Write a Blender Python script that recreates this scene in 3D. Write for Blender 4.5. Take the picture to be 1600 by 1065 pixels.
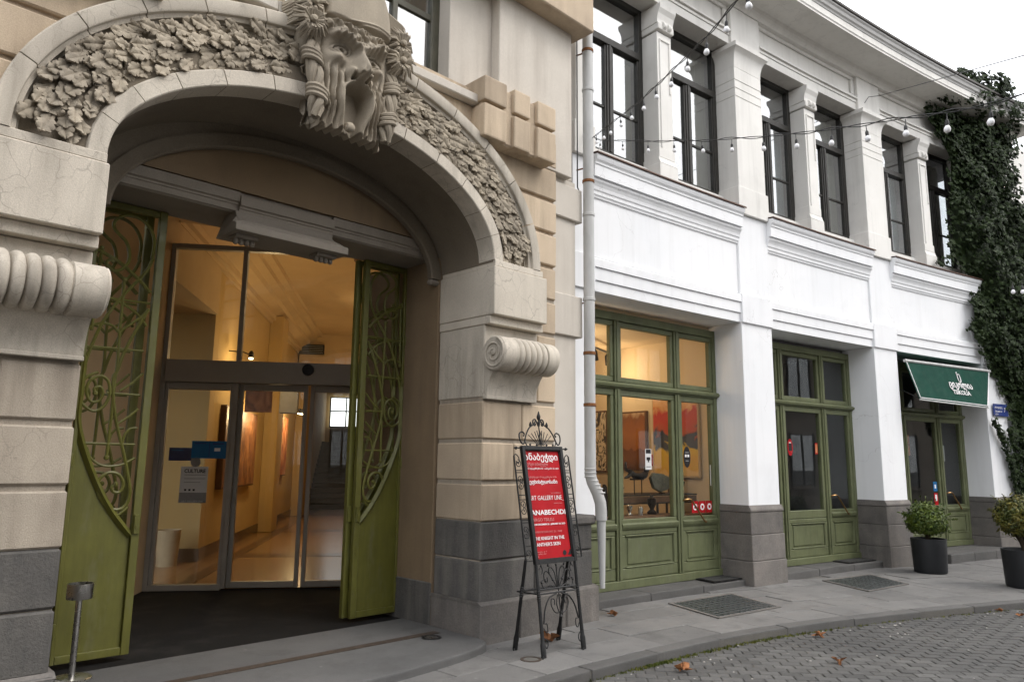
import bpy, bmesh, math, random
from mathutils import Vector, Matrix
R = math.radians
random.seed(7)
for o in list(bpy.data.objects): bpy.data.objects.remove(o)
SC = bpy.context.scene
COL = SC.collection

# ------------------------------------------------------------------ camera
YAW, PITCH, ROLL = R(44.2272), R(9.4635), R(0.6243)
FWD = Vector((math.sin(YAW)*math.cos(PITCH), math.cos(YAW)*math.cos(PITCH), math.sin(PITCH)))
RGT = Vector((math.cos(YAW), -math.sin(YAW), 0.0))
UPV = RGT.cross(FWD)
r2 = RGT*math.cos(ROLL) + UPV*math.sin(ROLL)
u2 = UPV*math.cos(ROLL) - RGT*math.sin(ROLL)
cam = bpy.data.cameras.new('Camera')
cam.sensor_width = 36.0
cam.lens = 1154.16/1600*36
cam.clip_start = 0.05
cam.clip_end = 2000
camo = bpy.data.objects.new('Camera', cam)
COL.objects.link(camo)
mw = Matrix((r2, u2, -FWD)).transposed().to_4x4()
mw.translation = Vector((0, 0, 1.6))
camo.matrix_world = mw
SC.camera = camo

# ------------------------------------------------------------------ world, sun, exposure
SUN_EL, SUN_AZ = R(52), R(150)          # azimuth clockwise from +Y
world = bpy.data.worlds.new('World')
SC.world = world
world.use_nodes = True
wt = world.node_tree
bg = wt.nodes['Background']
sky = wt.nodes.new('ShaderNodeTexSky')
sky.sky_type = 'NISHITA'
sky.sun_disc = False
sky.sun_elevation = SUN_EL
sky.sun_rotation = SUN_AZ
sky.dust_density = 6.0
sky.air_density = 1.2
hs = wt.nodes.new('ShaderNodeMixRGB')
hs.inputs[0].default_value = 0.82
hs.inputs[2].default_value = (12.2, 12.35, 12.7, 1)     # even overcast cloud
wt.links.new(sky.outputs[0], hs.inputs[1])
wt.links.new(hs.outputs[0], bg.inputs[0])
bg.inputs[1].default_value = 0.13
sun = bpy.data.lights.new('Sun', 'SUN')
sun.energy = 0.8
sun.angle = R(25)
sun.color = (1.0, 0.97, 0.93)
suno = bpy.data.objects.new('Sun', sun)
COL.objects.link(suno)
sd_ = Vector((math.sin(SUN_AZ)*math.cos(SUN_EL), math.cos(SUN_AZ)*math.cos(SUN_EL), math.sin(SUN_EL)))
suno.rotation_euler = sd_.to_track_quat('Z', 'Y').to_euler()
suno.location = (6, -10, 20)
SC.view_settings.view_transform = 'Standard'
SC.view_settings.look = 'None'
SC.view_settings.exposure = 0.70
SC.view_settings.gamma = 1.0
SC.view_settings.use_curve_mapping = False
SC.render.engine = 'CYCLES'
SC.cycles.use_denoising = True
SC.cycles.max_bounces = 6
SC.cycles.diffuse_bounces = 3
SC.cycles.glossy_bounces = 3
SC.cycles.use_adaptive_sampling = True
SC.cycles.adaptive_threshold = 0.03
SC.cycles.transparent_max_bounces = 16
SC.cycles.caustics_reflective = False
SC.cycles.caustics_refractive = False
SC.cycles.sample_clamp_indirect = 4.0

# ------------------------------------------------------------------ materials
class MT:
    def __init__(s, name):
        s.m = bpy.data.materials.new(name); s.m.use_nodes = True
        s.nt = s.m.node_tree; s.b = s.nt.nodes['Principled BSDF']
    def n(s, t, **kw):
        nd = s.nt.nodes.new('ShaderNode'+t)
        for k, v in kw.items():
            if hasattr(nd, k) and k not in nd.inputs: setattr(nd, k, v)
        for k, v in kw.items():
            kk = k.replace('_', ' ')
            tgt = nd.inputs.get(kk) or nd.inputs.get(k)
            if tgt is None: continue
            if isinstance(v, bpy.types.NodeSocket): s.nt.links.new(v, tgt)
            else: tgt.default_value = v
        return nd
    def link(s, a, b): s.nt.links.new(a, b)
    def pos(s, scale=(1, 1, 1), obj=False):
        if obj: src = s.n('TexCoord').outputs['Object']
        else: src = s.n('NewGeometry').outputs['Position']
        mp = s.n('Mapping'); mp.inputs['Scale'].default_value = scale
        s.link(src, mp.inputs[0]); return mp.outputs[0]
    def noise(s, scale, detail=4, rough=.55, st=(1, 1, 1), dist=0, obj=False):
        nd = s.n('TexNoise'); nd.inputs['Scale'].default_value = scale
        nd.inputs['Detail'].default_value = min(detail, 3); nd.inputs['Roughness'].default_value = rough
        nd.inputs['Distortion'].default_value = dist
        s.link(s.pos(st, obj), nd.inputs['Vector']); return nd.outputs[0]
    def ramp(s, fac, stops, interp='LINEAR'):
        nd = s.n('ValToRGB'); cr = nd.color_ramp; cr.interpolation = interp
        while len(cr.elements) < len(stops): cr.elements.new(.5)
        for e, (p, c) in zip(cr.elements, stops):
            e.position = p; e.color = (c, c, c, 1) if isinstance(c, (int, float)) else (*c, 1)
        s.link(fac, nd.inputs[0]); return nd.outputs[0]
    def mix(s, fac, a, b, mode='MIX'):
        nd = s.n('MixRGB', blend_type=mode)
        for i, v in enumerate((fac, a, b)):
            if isinstance(v, bpy.types.NodeSocket): s.link(v, nd.inputs[i])
            elif isinstance(v, (int, float)): nd.inputs[i].default_value = v if i == 0 else (v, v, v, 1)
            else: nd.inputs[i].default_value = (*v, 1)
        return nd.outputs[0]
    def bump(s, h, strength=.3, dist=.01, normal=None):
        nd = s.n('Bump'); nd.inputs['Strength'].default_value = strength; nd.inputs['Distance'].default_value = dist
        s.link(h, nd.inputs['Height'])
        if normal is not None: s.link(normal, nd.inputs['Normal'])
        return nd.outputs[0]
    def set(s, col=None, rough=None, metal=None, spec=None, normal=None, emit=None, es=None, trans=None, sub=None):
        b = s.b
        for k, v in (('Base Color', col), ('Roughness', rough), ('Metallic', metal), ('Specular IOR Level', spec), ('Normal', normal), ('Emission Color', emit), ('Emission Strength', es), ('Transmission Weight', trans)):
            if v is None: continue
            if isinstance(v, bpy.types.NodeSocket): s.link(v, b.inputs[k])
            elif isinstance(v, tuple): b.inputs[k].default_value = (*v, 1)
            else: b.inputs[k].default_value = v
        return s.m

def stone(name, c1, c2, dirt=(.12, .11, .1), streak=.35, crack=0., grain=90, bump=.35, rough=.9, big=1.3, pits=0., rnd=.06):
    M = MT(name)
    c = M.mix(M.ramp(M.noise(big, 5, .6), [(.3, 0.), (.7, 1.)]), c1, c2)
    g = M.noise(grain, 3, .7)
    c = M.mix(.5, c, M.ramp(g, [(.25, .55), (.75, 1.25)]), 'MULTIPLY')
    st = M.ramp(M.noise(6., 5, .65, (1, 1, .09)), [(.42, 0.), (.72, 1.)])
    st2 = M.ramp(M.noise(.9, 3, .5), [(.38, 0.), (.62, 1.)])
    sf = M.mix(1., st, st2, 'MULTIPLY')
    sf = M.mix(1., sf, streak, 'MULTIPLY')
    c = M.mix(sf, c, dirt)
    rn = M.n('ObjectInfo').outputs['Random']
    c = M.mix(1., c, M.ramp(rn, [(0., 1-rnd), (1., 1+rnd)]), 'MULTIPLY')
    h = M.mix(.5, g, M.noise(14, 5, .6))
    if crack > 0:
        wv = M.n('TexVoronoi', feature='DISTANCE_TO_EDGE'); wv.inputs['Scale'].default_value = 7.
        nv = M.n('TexNoise'); nv.inputs['Scale'].default_value = 5.; nv.inputs['Detail'].default_value = 4
        M.link(M.pos(), nv.inputs['Vector'])
        ad = M.n('MixRGB', blend_type='ADD'); ad.inputs[0].default_value = .16
        M.link(M.pos((1, 1, .8)), ad.inputs[1]); M.link(nv.outputs[1], ad.inputs[2]); M.link(ad.outputs[0], wv.inputs['Vector'])
        ck = M.ramp(wv.outputs['Distance'], [(0., 1.), (.022, 0.)])
        msk = M.ramp(M.noise(2.1, 3), [(.44, 0.), (.58, 1.)])
        ck = M.mix(1., ck, msk, 'MULTIPLY')
        c = M.mix(M.mix(1., ck, crack, 'MULTIPLY'), c, (.16, .14, .12))
    return M.set(col=c, rough=rough, spec=.25, normal=M.bump(h, bump, .012))

def plain(name, col, rough=.6, metal=0., spec=.4, var=.12, scale=8., bump=0., bscale=60, rnd=0., st=(1, 1, 1), obj=False):
    M = MT(name)
    v = M.ramp(M.noise(scale, 4, .6, st, obj=obj), [(.25, 1-var), (.75, 1+var)])
    c = M.mix(1., col, v, 'MULTIPLY')
    if rnd:
        c = M.mix(1., c, M.ramp(M.n('ObjectInfo').outputs['Random'], [(0., 1-rnd), (1., 1+rnd)]), 'MULTIPLY')
    nm = M.bump(M.noise(bscale, 4, .6, obj=obj), bump, .01) if bump else None
    rr = M.ramp(M.noise(scale*2.3, 3, .6, obj=obj), [(.3, max(.02, rough-.08)), (.7, min(1., rough+.08))])
    return M.set(col=c, rough=rr, metal=metal, spec=spec, normal=nm)

def plaster(name, c1, c2, streak=.25, bump=.15, dirt=(.3, .29, .27)):
    M = MT(name)
    c = M.mix(M.ramp(M.noise(.8, 5, .6), [(.35, 0.), (.65, 1.)]), c1, c2)
    st = M.ramp(M.noise(5., 6, .7, (1, 1, .07)), [(.5, 0.), (.8, 1.)])
    blot = M.ramp(M.noise(2.6, 6, .7), [(.55, 0.), (.75, 1.)])
    vc = M.n('TexVoronoi', feature='DISTANCE_TO_EDGE'); vc.inputs['Scale'].default_value = 1.1
    nv = M.n('TexNoise'); nv.inputs['Scale'].default_value = 3.; nv.inputs['Detail'].default_value = 6
    M.link(M.pos(), nv.inputs['Vector'])
    ad = M.n('MixRGB', blend_type='ADD'); ad.inputs[0].default_value = .5
    M.link(M.pos(), ad.inputs[1]); M.link(nv.outputs[1], ad.inputs[2]); M.link(ad.outputs[0], vc.inputs['Vector'])
    hair = M.mix(1., M.ramp(vc.outputs['Distance'], [(0., 1.), (.004, 0.)]), M.ramp(M.noise(.9, 3), [(.52, 0.), (.6, 1.)]), 'MULTIPLY')
    c = M.mix(M.mix(1., hair, .5, 'MULTIPLY'), c, (.3, .28, .26))
    c = M.mix(M.mix(1., st, streak, 'MULTIPLY'), c, dirt)
    c = M.mix(M.mix(1., blot, streak*.45, 'MULTIPLY'), c, dirt)
    h = M.mix(.6, M.noise(70, 4, .6), M.noise(4, 4, .6))
    return M.set(col=c, rough=.85, spec=.2, normal=M.bump(h, bump, .012))

def glass(name, ior=1.6, tint=(.96, .98, .97), rough=0.0):
    M = MT(name)
    M.nt.nodes.remove(M.b)
    out = [n for n in M.nt.nodes if n.type == 'OUTPUT_MATERIAL'][0]
    tr = M.n('BsdfTransparent'); tr.inputs[0].default_value = (*tint, 1)
    gl = M.n('BsdfGlossy'); gl.inputs['Roughness'].default_value = rough
    nz = M.bump(M.noise(.9, 2, .5), .02, .05); M.link(nz, gl.inputs['Normal'])
    ge = M.n('NewGeometry')
    dt = M.n('VectorMath', operation='DOT_PRODUCT'); M.link(ge.outputs['Incoming'], dt.inputs[0]); M.link(ge.outputs['Normal'], dt.inputs[1])
    def mth(op, a, b=None):
        nd = M.n('Math', operation=op)
        for i, v in enumerate((a, b)):
            if v is None: continue
            if isinstance(v, bpy.types.NodeSocket): M.link(v, nd.inputs[i])
            else: nd.inputs[i].default_value = v
        return nd.outputs[0]
    c5 = mth('POWER', mth('SUBTRACT', 1., mth('ABSOLUTE', dt.outputs['Value'])), 5.)   # Schlick
    f0 = ((ior-1)/(ior+1))**2
    fac = mth('ADD', mth('MULTIPLY', c5, 1-f0), f0)
    mx = M.n('MixShader'); M.link(fac, mx.inputs[0]); M.link(tr.outputs[0], mx.inputs[1]); M.link(gl.outputs[0], mx.inputs[2])
    M.link(mx.outputs[0], out.inputs[0])
    return M.m

def emis(name, col, st):
    return MT(name).set(col=(.02, .02, .02), emit=col, es=st, rough=.5)

def leafmat(name, c1, c2, rough=.45):
    M = MT(name)
    rn = M.noise(9., 3, .6)
    wn = M.n('TexWhiteNoise'); wn.noise_dimensions = '3D'
    sn = M.n('VectorMath', operation='SNAP'); sn.inputs[1].default_value = (.05, .05, .05)
    M.link(M.pos(), sn.inputs[0]); M.link(sn.outputs[0], wn.inputs['Vector'])
    c = M.mix(wn.outputs['Value'], c1, c2)
    c = M.mix(.6, c, M.ramp(rn, [(.3, .55), (.7, 1.4)]), 'MULTIPLY')
    return M.set(col=c, rough=rough, spec=.22)

G = {}
G['sand'] = stone('sandstone', (.56, .45, .325), (.44, .355, .265), (.2, .155, .11), .6, 0., 110, .4, rnd=.15)
G['sand_l'] = stone('weathered_sandstone', (.46, .395, .315), (.39, .34, .275), (.14, .115, .09), .75, .35, 120, .6, rnd=.13)
G['lime'] = stone('limestone', (.60, .545, .46), (.50, .45, .38), (.17, .15, .12), .65, .5, 140, .3, rnd=.09)
G['carve'] = stone('carved_limestone', (.40, .345, .265), (.30, .26, .205), (.10, .088, .075), .65, 0., 160, .35, rnd=.1)
G['cream'] = stone('cream_stone', (.60, .555, .49), (.53, .485, .425), (.3, .26, .22), .4, 0., 160, .2, rnd=.04)
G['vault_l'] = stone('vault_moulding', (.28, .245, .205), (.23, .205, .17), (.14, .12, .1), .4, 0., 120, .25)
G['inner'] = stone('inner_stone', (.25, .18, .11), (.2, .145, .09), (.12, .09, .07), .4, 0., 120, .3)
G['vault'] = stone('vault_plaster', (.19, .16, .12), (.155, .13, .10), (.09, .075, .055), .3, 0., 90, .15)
G['basalt'] = stone('basalt', (.112, .105, .098), (.075, .073, .071), (.21, .195, .17), .5, 0., 60, 1., big=3.4, rnd=.2)
G['basalt_l'] = stone('grey_stone', (.19, .172, .156), (.125, .117, .11), (.075, .07, .065), .6, 0., 60, .8, big=3., rnd=.16)
G['white'] = plaster('white_plaster', (.80, .805, .815), (.755, .765, .78), .13)
G['whiteup'] = plaster('ivory_plaster', (.76, .745, .71), (.69, .675, .64), .28)
G['reveal'] = plaster('grey_plaster', (.55, .545, .53), (.5, .495, .485), .3, .2)
def worn_paint(name, col, under, rough, amt):
    M = MT(name)
    c = M.mix(1., col, M.ramp(M.noise(2.2, 6, .65), [(.25, .78), (.75, 1.2)]), 'MULTIPLY')
    c = M.mix(.5, c, M.ramp(M.noise(30., 4, .6, (1, 1, .12)), [(.3, .8), (.7, 1.15)]), 'MULTIPLY')
    chip = M.ramp(M.noise(26., 6, .75), [(.66, 0.), (.70, 1.)])
    msk = M.ramp(M.noise(2.7, 4, .6), [(.5, 0.), (.68, 1.)])
    cf = M.mix(1., M.mix(1., chip, msk, 'MULTIPLY'), amt, 'MULTIPLY')
    c = M.mix(cf, c, under)
    sc = M.ramp(M.noise(9., 6, .7, (1, 1, .3)), [(.55, 0.), (.8, 1.)])
    c = M.mix(M.mix(1., sc, .3, 'MULTIPLY'), c, (.17, .165, .13))
    rr = M.ramp(M.noise(6., 4, .6), [(.3, rough-.1), (.7, rough+.14)])
    return M.set(col=c, rough=rr, spec=.38, normal=M.bump(M.mix(.5, M.noise(60, 4), chip), .16, .006))
G['shop'] = worn_paint('shopfront_paint', (.115, .128, .064), (.05, .045, .03), .5, .8)
G['gate'] = worn_paint('gate_paint', (.110, .107, .021), (.045, .03, .015), .42, .55)
G['dark'] = plain('window_paint', (.022, .02, .016), .5, 0, .4, .2, 6)
G['grime'] = plain('olive_window_paint', (.07, .066, .045), .5, 0, .4, .2, 6)
G['alu'] = plain('door_aluminium', (.33, .30, .26), .45, .1, .5, .06, 4)
G['steel'] = plain('brushed_steel', (.5, .49, .47), .28, 1., .5, .03, 6)
G['iron'] = plain('black_iron', (.012, .012, .012), .5, .3, .5, .3, 12, .15, 80)
G['brass'] = plain('worn_brass', (.32, .19, .08), .35, 1., .5, .3, 18)
G['zinc'] = plain('painted_pipe', (.44, .44, .43), .5, 0, .4, .16, 7, .1, 40, st=(1, 1, .35))
G['rust'] = plain('rusty_clamp', (.2, .09, .04), .9, 0, .2, .4, 30, .4, 80)
G['flash'] = plain('brown_flashing', (.085, .045, .032), .65, .1, .3, .35, 14, .2, 50)
G['roof'] = plain('roof_sheet', (.06, .055, .05), .7, .1, .3, .25, 6)
G['glass'] = glass('clear_glass', 1.5)
G['glass_w'] = glass('window_glass', 4.0, (.9, .93, .94))
G['glass_d'] = glass('door_glass', 1.45, (.93, .95, .93))
def ribbed(name):
    M = MT(name)
    w = M.n('TexWave', wave_type='BANDS', bands_direction='Y'); w.inputs['Scale'].default_value = 16.; w.inputs['Distortion'].default_value = .4
    M.link(M.pos(), w.inputs['Vector'])
    c = M.mix(w.outputs['Fac'], (.006, .006, .006), (.022, .021, .02))
    c = M.mix(M.ramp(M.noise(2.2, 3, .7), [(.5, 0.), (.8, .5)]), c, (.05, .045, .04))
    return M.set(col=c, rough=.95, spec=.15, normal=M.bump(w.outputs['Fac'], .8, .01))
G['mat'] = ribbed('black_matting')
G['rubber'] = plain('grey_matting', (.05, .05, .048), .95, 0, .1, .25, 60, .8, 260)
G['pot'] = plain('black_pot', (.011, .012, .014), .5, 0, .4, .2, 5, .05, 60)
G['soil'] = plain('soil', (.03, .022, .015), 1., 0, .1, .4, 50, 1., 90)
G['red'] = plain('red_print', (.36, .006, .011), .6, 0, .2, .12, 6, .1, 5)
G['ink'] = plain('white_ink', (.8, .78, .78), .5, 0, .3, .02)
G['pink'] = plain('pale_ink', (.62, .22, .22), .5, 0, .3, .02)
G['black'] = plain('black_ink', (.012, .012, .014), .5, 0, .3, .1)
G['bulb'] = MT('frosted_bulb').set(col=(.82, .82, .84), rough=.25, spec=.5)
G['socket'] = plain('bulb_socket', (.012, .012, .012), .5)
G['cable'] = plain('black_cable', (.02, .02, .02), .6)
G['awn'] = plain('green_canvas', (.003, .044, .029), .8, 0, .2, .14, 4, .25, 300)
G['plaq'] = plain('blue_enamel', (.014, .035, .17), .35, 0, .5, .1)
G['ochre'] = plaster('ochre_wall', (.50, .35, .155), (.46, .32, .14), .12)
G['plank'] = plain('interior_cream', (.50, .37, .22), .8, 0, .2, .06, 2)
G['cwall'] = plaster('gallery_wall', (.68, .55, .38), (.66, .53, .36), .04)
G['gwall'] = plain('cafe_wall', (.16, .155, .165), .9, 0, .2, .1, 2)
G['dfloor'] = plain('dark_floor', (.04, .032, .026), .5, 0, .4, .2, 3)
G['ivy'] = leafmat('ivy_leaf', (.007, .014, .004), (.024, .041, .010), .65)
G['box'] = leafmat('box_leaf', (.028, .052, .008), (.095, .125, .018), .4)
G['boxr'] = leafmat('box_leaf_reddish', (.03, .045, .01), (.13, .11, .02), .4)
G['stem'] = plain('woody_stem', (.045, .034, .024), .9, 0, .2, .3, 30, .5, 60)
G['dry'] = plain('dry_leaf', (.24, .105, .045), .8, 0, .2, .4, 30, .4, 60, rnd=.4)
G['moss'] = leafmat('moss', (.05, .07, .01), (.12, .12, .025), .8)
G['dust'] = plain('pale_grit', (.4, .38, .35), .9)
G['bronze'] = plain('dark_bronze', (.03, .024, .02), .35, .7, .5, .3, 12)
G['wood'] = plain('brown_wood', (.12, .06, .03), .5, 0, .4, .3, 9, st=(1, 1, .2))
G['stoneart'] = plain('grey_green_stone', (.12, .11, .08), .6, 0, .3, .3, 20, .3)
G['bluest'] = plain('blue_print', (.01, .13, .32), .4, 0, .4, .06)
G['grey'] = plain('grey_card', (.25, .25, .25), .6)
G['paper'] = plain('white_paper', (.62, .62, .62), .6, 0, .3, .03)
G['blind'] = plain('cream_blind', (.55, .52, .42), .9, 0, .1, .05, 3)
G['net'] = plain('pale_curtain', (.62, .68, .7), .9, 0, .1, .08, 3)
G['lampw'] = emis('lamp_glow', (1., .78, .45), 14.)
G['winlit'] = emis('lit_window', (1., 1., 1.), 1.6)
G['facade'] = plaster('brown_facade', (.24, .205, .17), (.2, .17, .14), .2)
G['bin'] = plain('beige_bin', (.45, .36, .24), .6)

def floor_tiles(name, c, c2, rough):
    M = MT(name)
    v = M.mix(M.noise(3, 4), c, c2)
    return M.set(col=v, rough=rough, spec=.5)
G['cfloor'] = floor_tiles('corridor_tile', (.30, .17, .075), (.23, .125, .055), .22)
G['cfloor2'] = floor_tiles('corridor_band', (.11, .06, .03), (.09, .05, .03), .22)

def painting(name, stops, scale, st, seed=0., dist=1.5):
    M = MT(name)
    nd = M.n('TexNoise'); nd.inputs['Scale'].default_value = scale; nd.inputs['Detail'].default_value = 6
    nd.inputs['Distortion'].default_value = dist
    mp = M.n('Mapping'); mp.inputs['Location'].default_value = (seed, seed*1.7, seed*.3); mp.inputs['Scale'].default_value = st
    M.link(M.n('NewGeometry').outputs['Position'], mp.inputs[0]); M.link(mp.outputs[0], nd.inputs['Vector'])
    return M.set(col=M.ramp(nd.outputs[0], stops), rough=.45, normal=M.bump(M.noise(50, 4), .3, .01))
G['art_orange'] = painting('orange_canvas', [(.3, (.05, .018, .008)), (.42, (.2, .06, .015)), (.5, (.38, .13, .03)), (.58, (.24, .07, .016)), (.66, (.55, .42, .28)), (.72, (.3, .1, .03))], 4.6, (1, 1, 1.6), 3.)
G['art_fire'] = painting('red_yellow_canvas', [(.3, (.03, .04, .06)), (.4, (.5, .03, .015)), (.5, (.62, .12, .04)), (.57, (.75, .45, .05)), (.66, (.8, .6, .25)), (.75, (.05, .05, .08))], 3.4, (1, 1, 1), 8.4, 2.5)
G['art_bw'] = painting('black_white_canvas', [(.38, (.03, .025, .02)), (.46, (.3, .25, .18)), (.52, (.7, .6, .45)), (.6, (.62, .5, .33)), (.68, (.1, .07, .05))], 4.4, (1, 1, .8), 5., 3.)
G['art_brown'] = painting('brown_canvas', [(.3, (.06, .022, .01)), (.5, (.23, .09, .035)), (.7, (.34, .16, .07))], 4., (1, 1, .5), 1.3)
G['art_rust'] = painting('rust_canvas', [(.3, (.2, .05, .02)), (.5, (.42, .14, .05)), (.7, (.6, .36, .2))], 5., (1, 1, .6), 2.9)

def zpaint(name, z0, z1, stops, amp, sc, st=(1, 1, 1), seed=0.):
    M = MT(name)
    sx = M.n('SeparateXYZ'); M.link(M.n('NewGeometry').outputs['Position'], sx.inputs[0])
    mr = M.n('MapRange'); mr.inputs[1].default_value = z0; mr.inputs[2].default_value = z1; M.link(sx.outputs[2], mr.inputs[0])
    nd = M.n('TexNoise'); nd.inputs['Scale'].default_value = sc; nd.inputs['Detail'].default_value = 5; nd.inputs['Distortion'].default_value = 2.
    mp = M.n('Mapping'); mp.inputs['Location'].default_value = (seed, seed, seed); mp.inputs['Scale'].default_value = st
    M.link(M.n('NewGeometry').outputs['Position'], mp.inputs[0]); M.link(mp.outputs[0], nd.inputs['Vector'])
    a = M.n('Math', operation='MULTIPLY_ADD'); M.link(nd.outputs[0], a.inputs[0]); a.inputs[1].default_value = amp; M.link(mr.outputs[0], a.inputs[2])
    b = M.n('Math', operation='SUBTRACT'); M.link(a.outputs[0], b.inputs[0]); b.inputs[1].default_value = amp*.5
    return M.set(col=M.ramp(b.outputs[0], stops), rough=.45, normal=M.bump(M.noise(50, 3), .3, .01))
G['art_fire'] = zpaint('red_yellow_canvas', 1.42, 2.75, [(.0, (.75, .5, .2)), (.12, (.7, .4, .06)), (.32, (.72, .48, .05)), (.38, (.06, .07, .09)), (.5, (.04, .05, .08)), (.56, (.45, .08, .03)), (.66, (.5, .05, .02)), (.78, (.45, .03, .02)), (.86, (.6, .3, .12)), (1., (.7, .45, .25))], .55, 2.6, (1, 1, 1), 4.)
G['art_orange'] = zpaint('orange_canvas', 1.52, 2.5, [(.0, (.1, .035, .01)), (.2, (.2, .07, .018)), (.34, (.17, .055, .014)), (.37, (.33, .115, .03)), (.6, (.36, .13, .032)), (.75, (.3, .1, .025)), (.9, (.22, .075, .02)), (1., (.5, .36, .22))], .3, 4.5, (1, 1, .6), 2.)
def ground_mat(name, c1, c2, bump=.4, grain=140, rnd=.12, stain=(.07, .068, .065), sa=.5):
    M = MT(name)
    c = M.mix(M.ramp(M.noise(1.1, 6, .65), [(.3, 0.), (.7, 1.)]), c1, c2)
    c = M.mix(.55, c, M.ramp(M.noise(grain, 3, .7), [(.25, .55), (.75, 1.3)]), 'MULTIPLY')
    c = M.mix(M.mix(1., M.ramp(M.noise(3.3, 6, .7), [(.5, 0.), (.74, 1.)]), sa, 'MULTIPLY'), c, stain)
    vo = M.n('TexVoronoi'); vo.inputs['Scale'].default_value = 4.5; M.link(M.pos(), vo.inputs['Vector'])
    c = M.mix(M.mix(1., M.ramp(vo.outputs['Distance'], [(.05, 1.), (.085, 0.)]), .45, 'MULTIPLY'), c, M.mix(M.ramp(vo.outputs['Color'], [(.45, 0.), (.55, 1.)]), (.06, .057, .053), (.27, .26, .25)))
    c = M.mix(1., c, M.ramp(M.n('ObjectInfo').outputs['Random'], [(0., 1-rnd), (1., 1+rnd)]), 'MULTIPLY')
    return M.set(col=c, rough=.85, spec=.25, normal=M.bump(M.mix(.5, M.noise(grain, 3), M.noise(25, 5)), bump, .008))
G['slab'] = ground_mat('paving_basalt', (.182, .176, .168), (.138, .135, .131))
G['joint'] = ground_mat('joint_sand', (.125, .118, .106), (.095, .09, .082), .8)
G['sett'] = ground_mat('road_sett', (.108, .105, .10), (.082, .081, .079), .7, 170, .2)
G['granite'] = ground_mat('granite_step', (.135, .132, .129), (.10, .099, .098), .5, 220, .05)
G['kerb'] = ground_mat('kerb_basalt', (.125, .12, .115), (.09, .088, .085), .7)
G['slot'] = plain('rusty_slot', (.06, .045, .035), .8, .2, .3, .3, 20)
G['glassblock'] = plain('glass_lens', (.03, .036, .036), .3, 0, .6, .3, 30, .3, 60)
# ------------------------------------------------------------------ geometry helpers
C0, C1, C2 = 4.92993, -.154366, -.0081769     # plan curve of the white wing
def wy(x): return C0 + C1*(x-11.5) + C2*(x-11.5)**2
def wm(x): return C1 + 2*C2*(x-11.5)
_sx, _ss = [], []
_a = 0.
for _i in range(2401):
    _x = 4 + _i*.01
    if _i: _a += math.hypot(.01, wy(_x)-wy(_x-.01))
    _sx.append(_x); _ss.append(_a)
_o = _ss[260]
def wpt(s, d, z):
    k = (s+_o)/(_ss[1000]-_ss[0])*1000
    i = max(0, min(2399, int(k)))
    while i > 0 and _ss[i] > s+_o: i -= 1
    while i < 2399 and _ss[i+1] < s+_o: i += 1
    f = (s+_o-_ss[i])/(_ss[i+1]-_ss[i])
    x = _sx[i]+f*.01; m = wm(x); l = math.hypot(1, m)
    return (x+d*m/l, wy(x)-d/l, z)
TA = R(35.8)
def tn(t, n, z): return (t*math.cos(TA)+n*math.sin(TA), -t*math.sin(TA)+n*math.cos(TA), z)
def ident(x, y, z): return (x, y, z)

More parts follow.
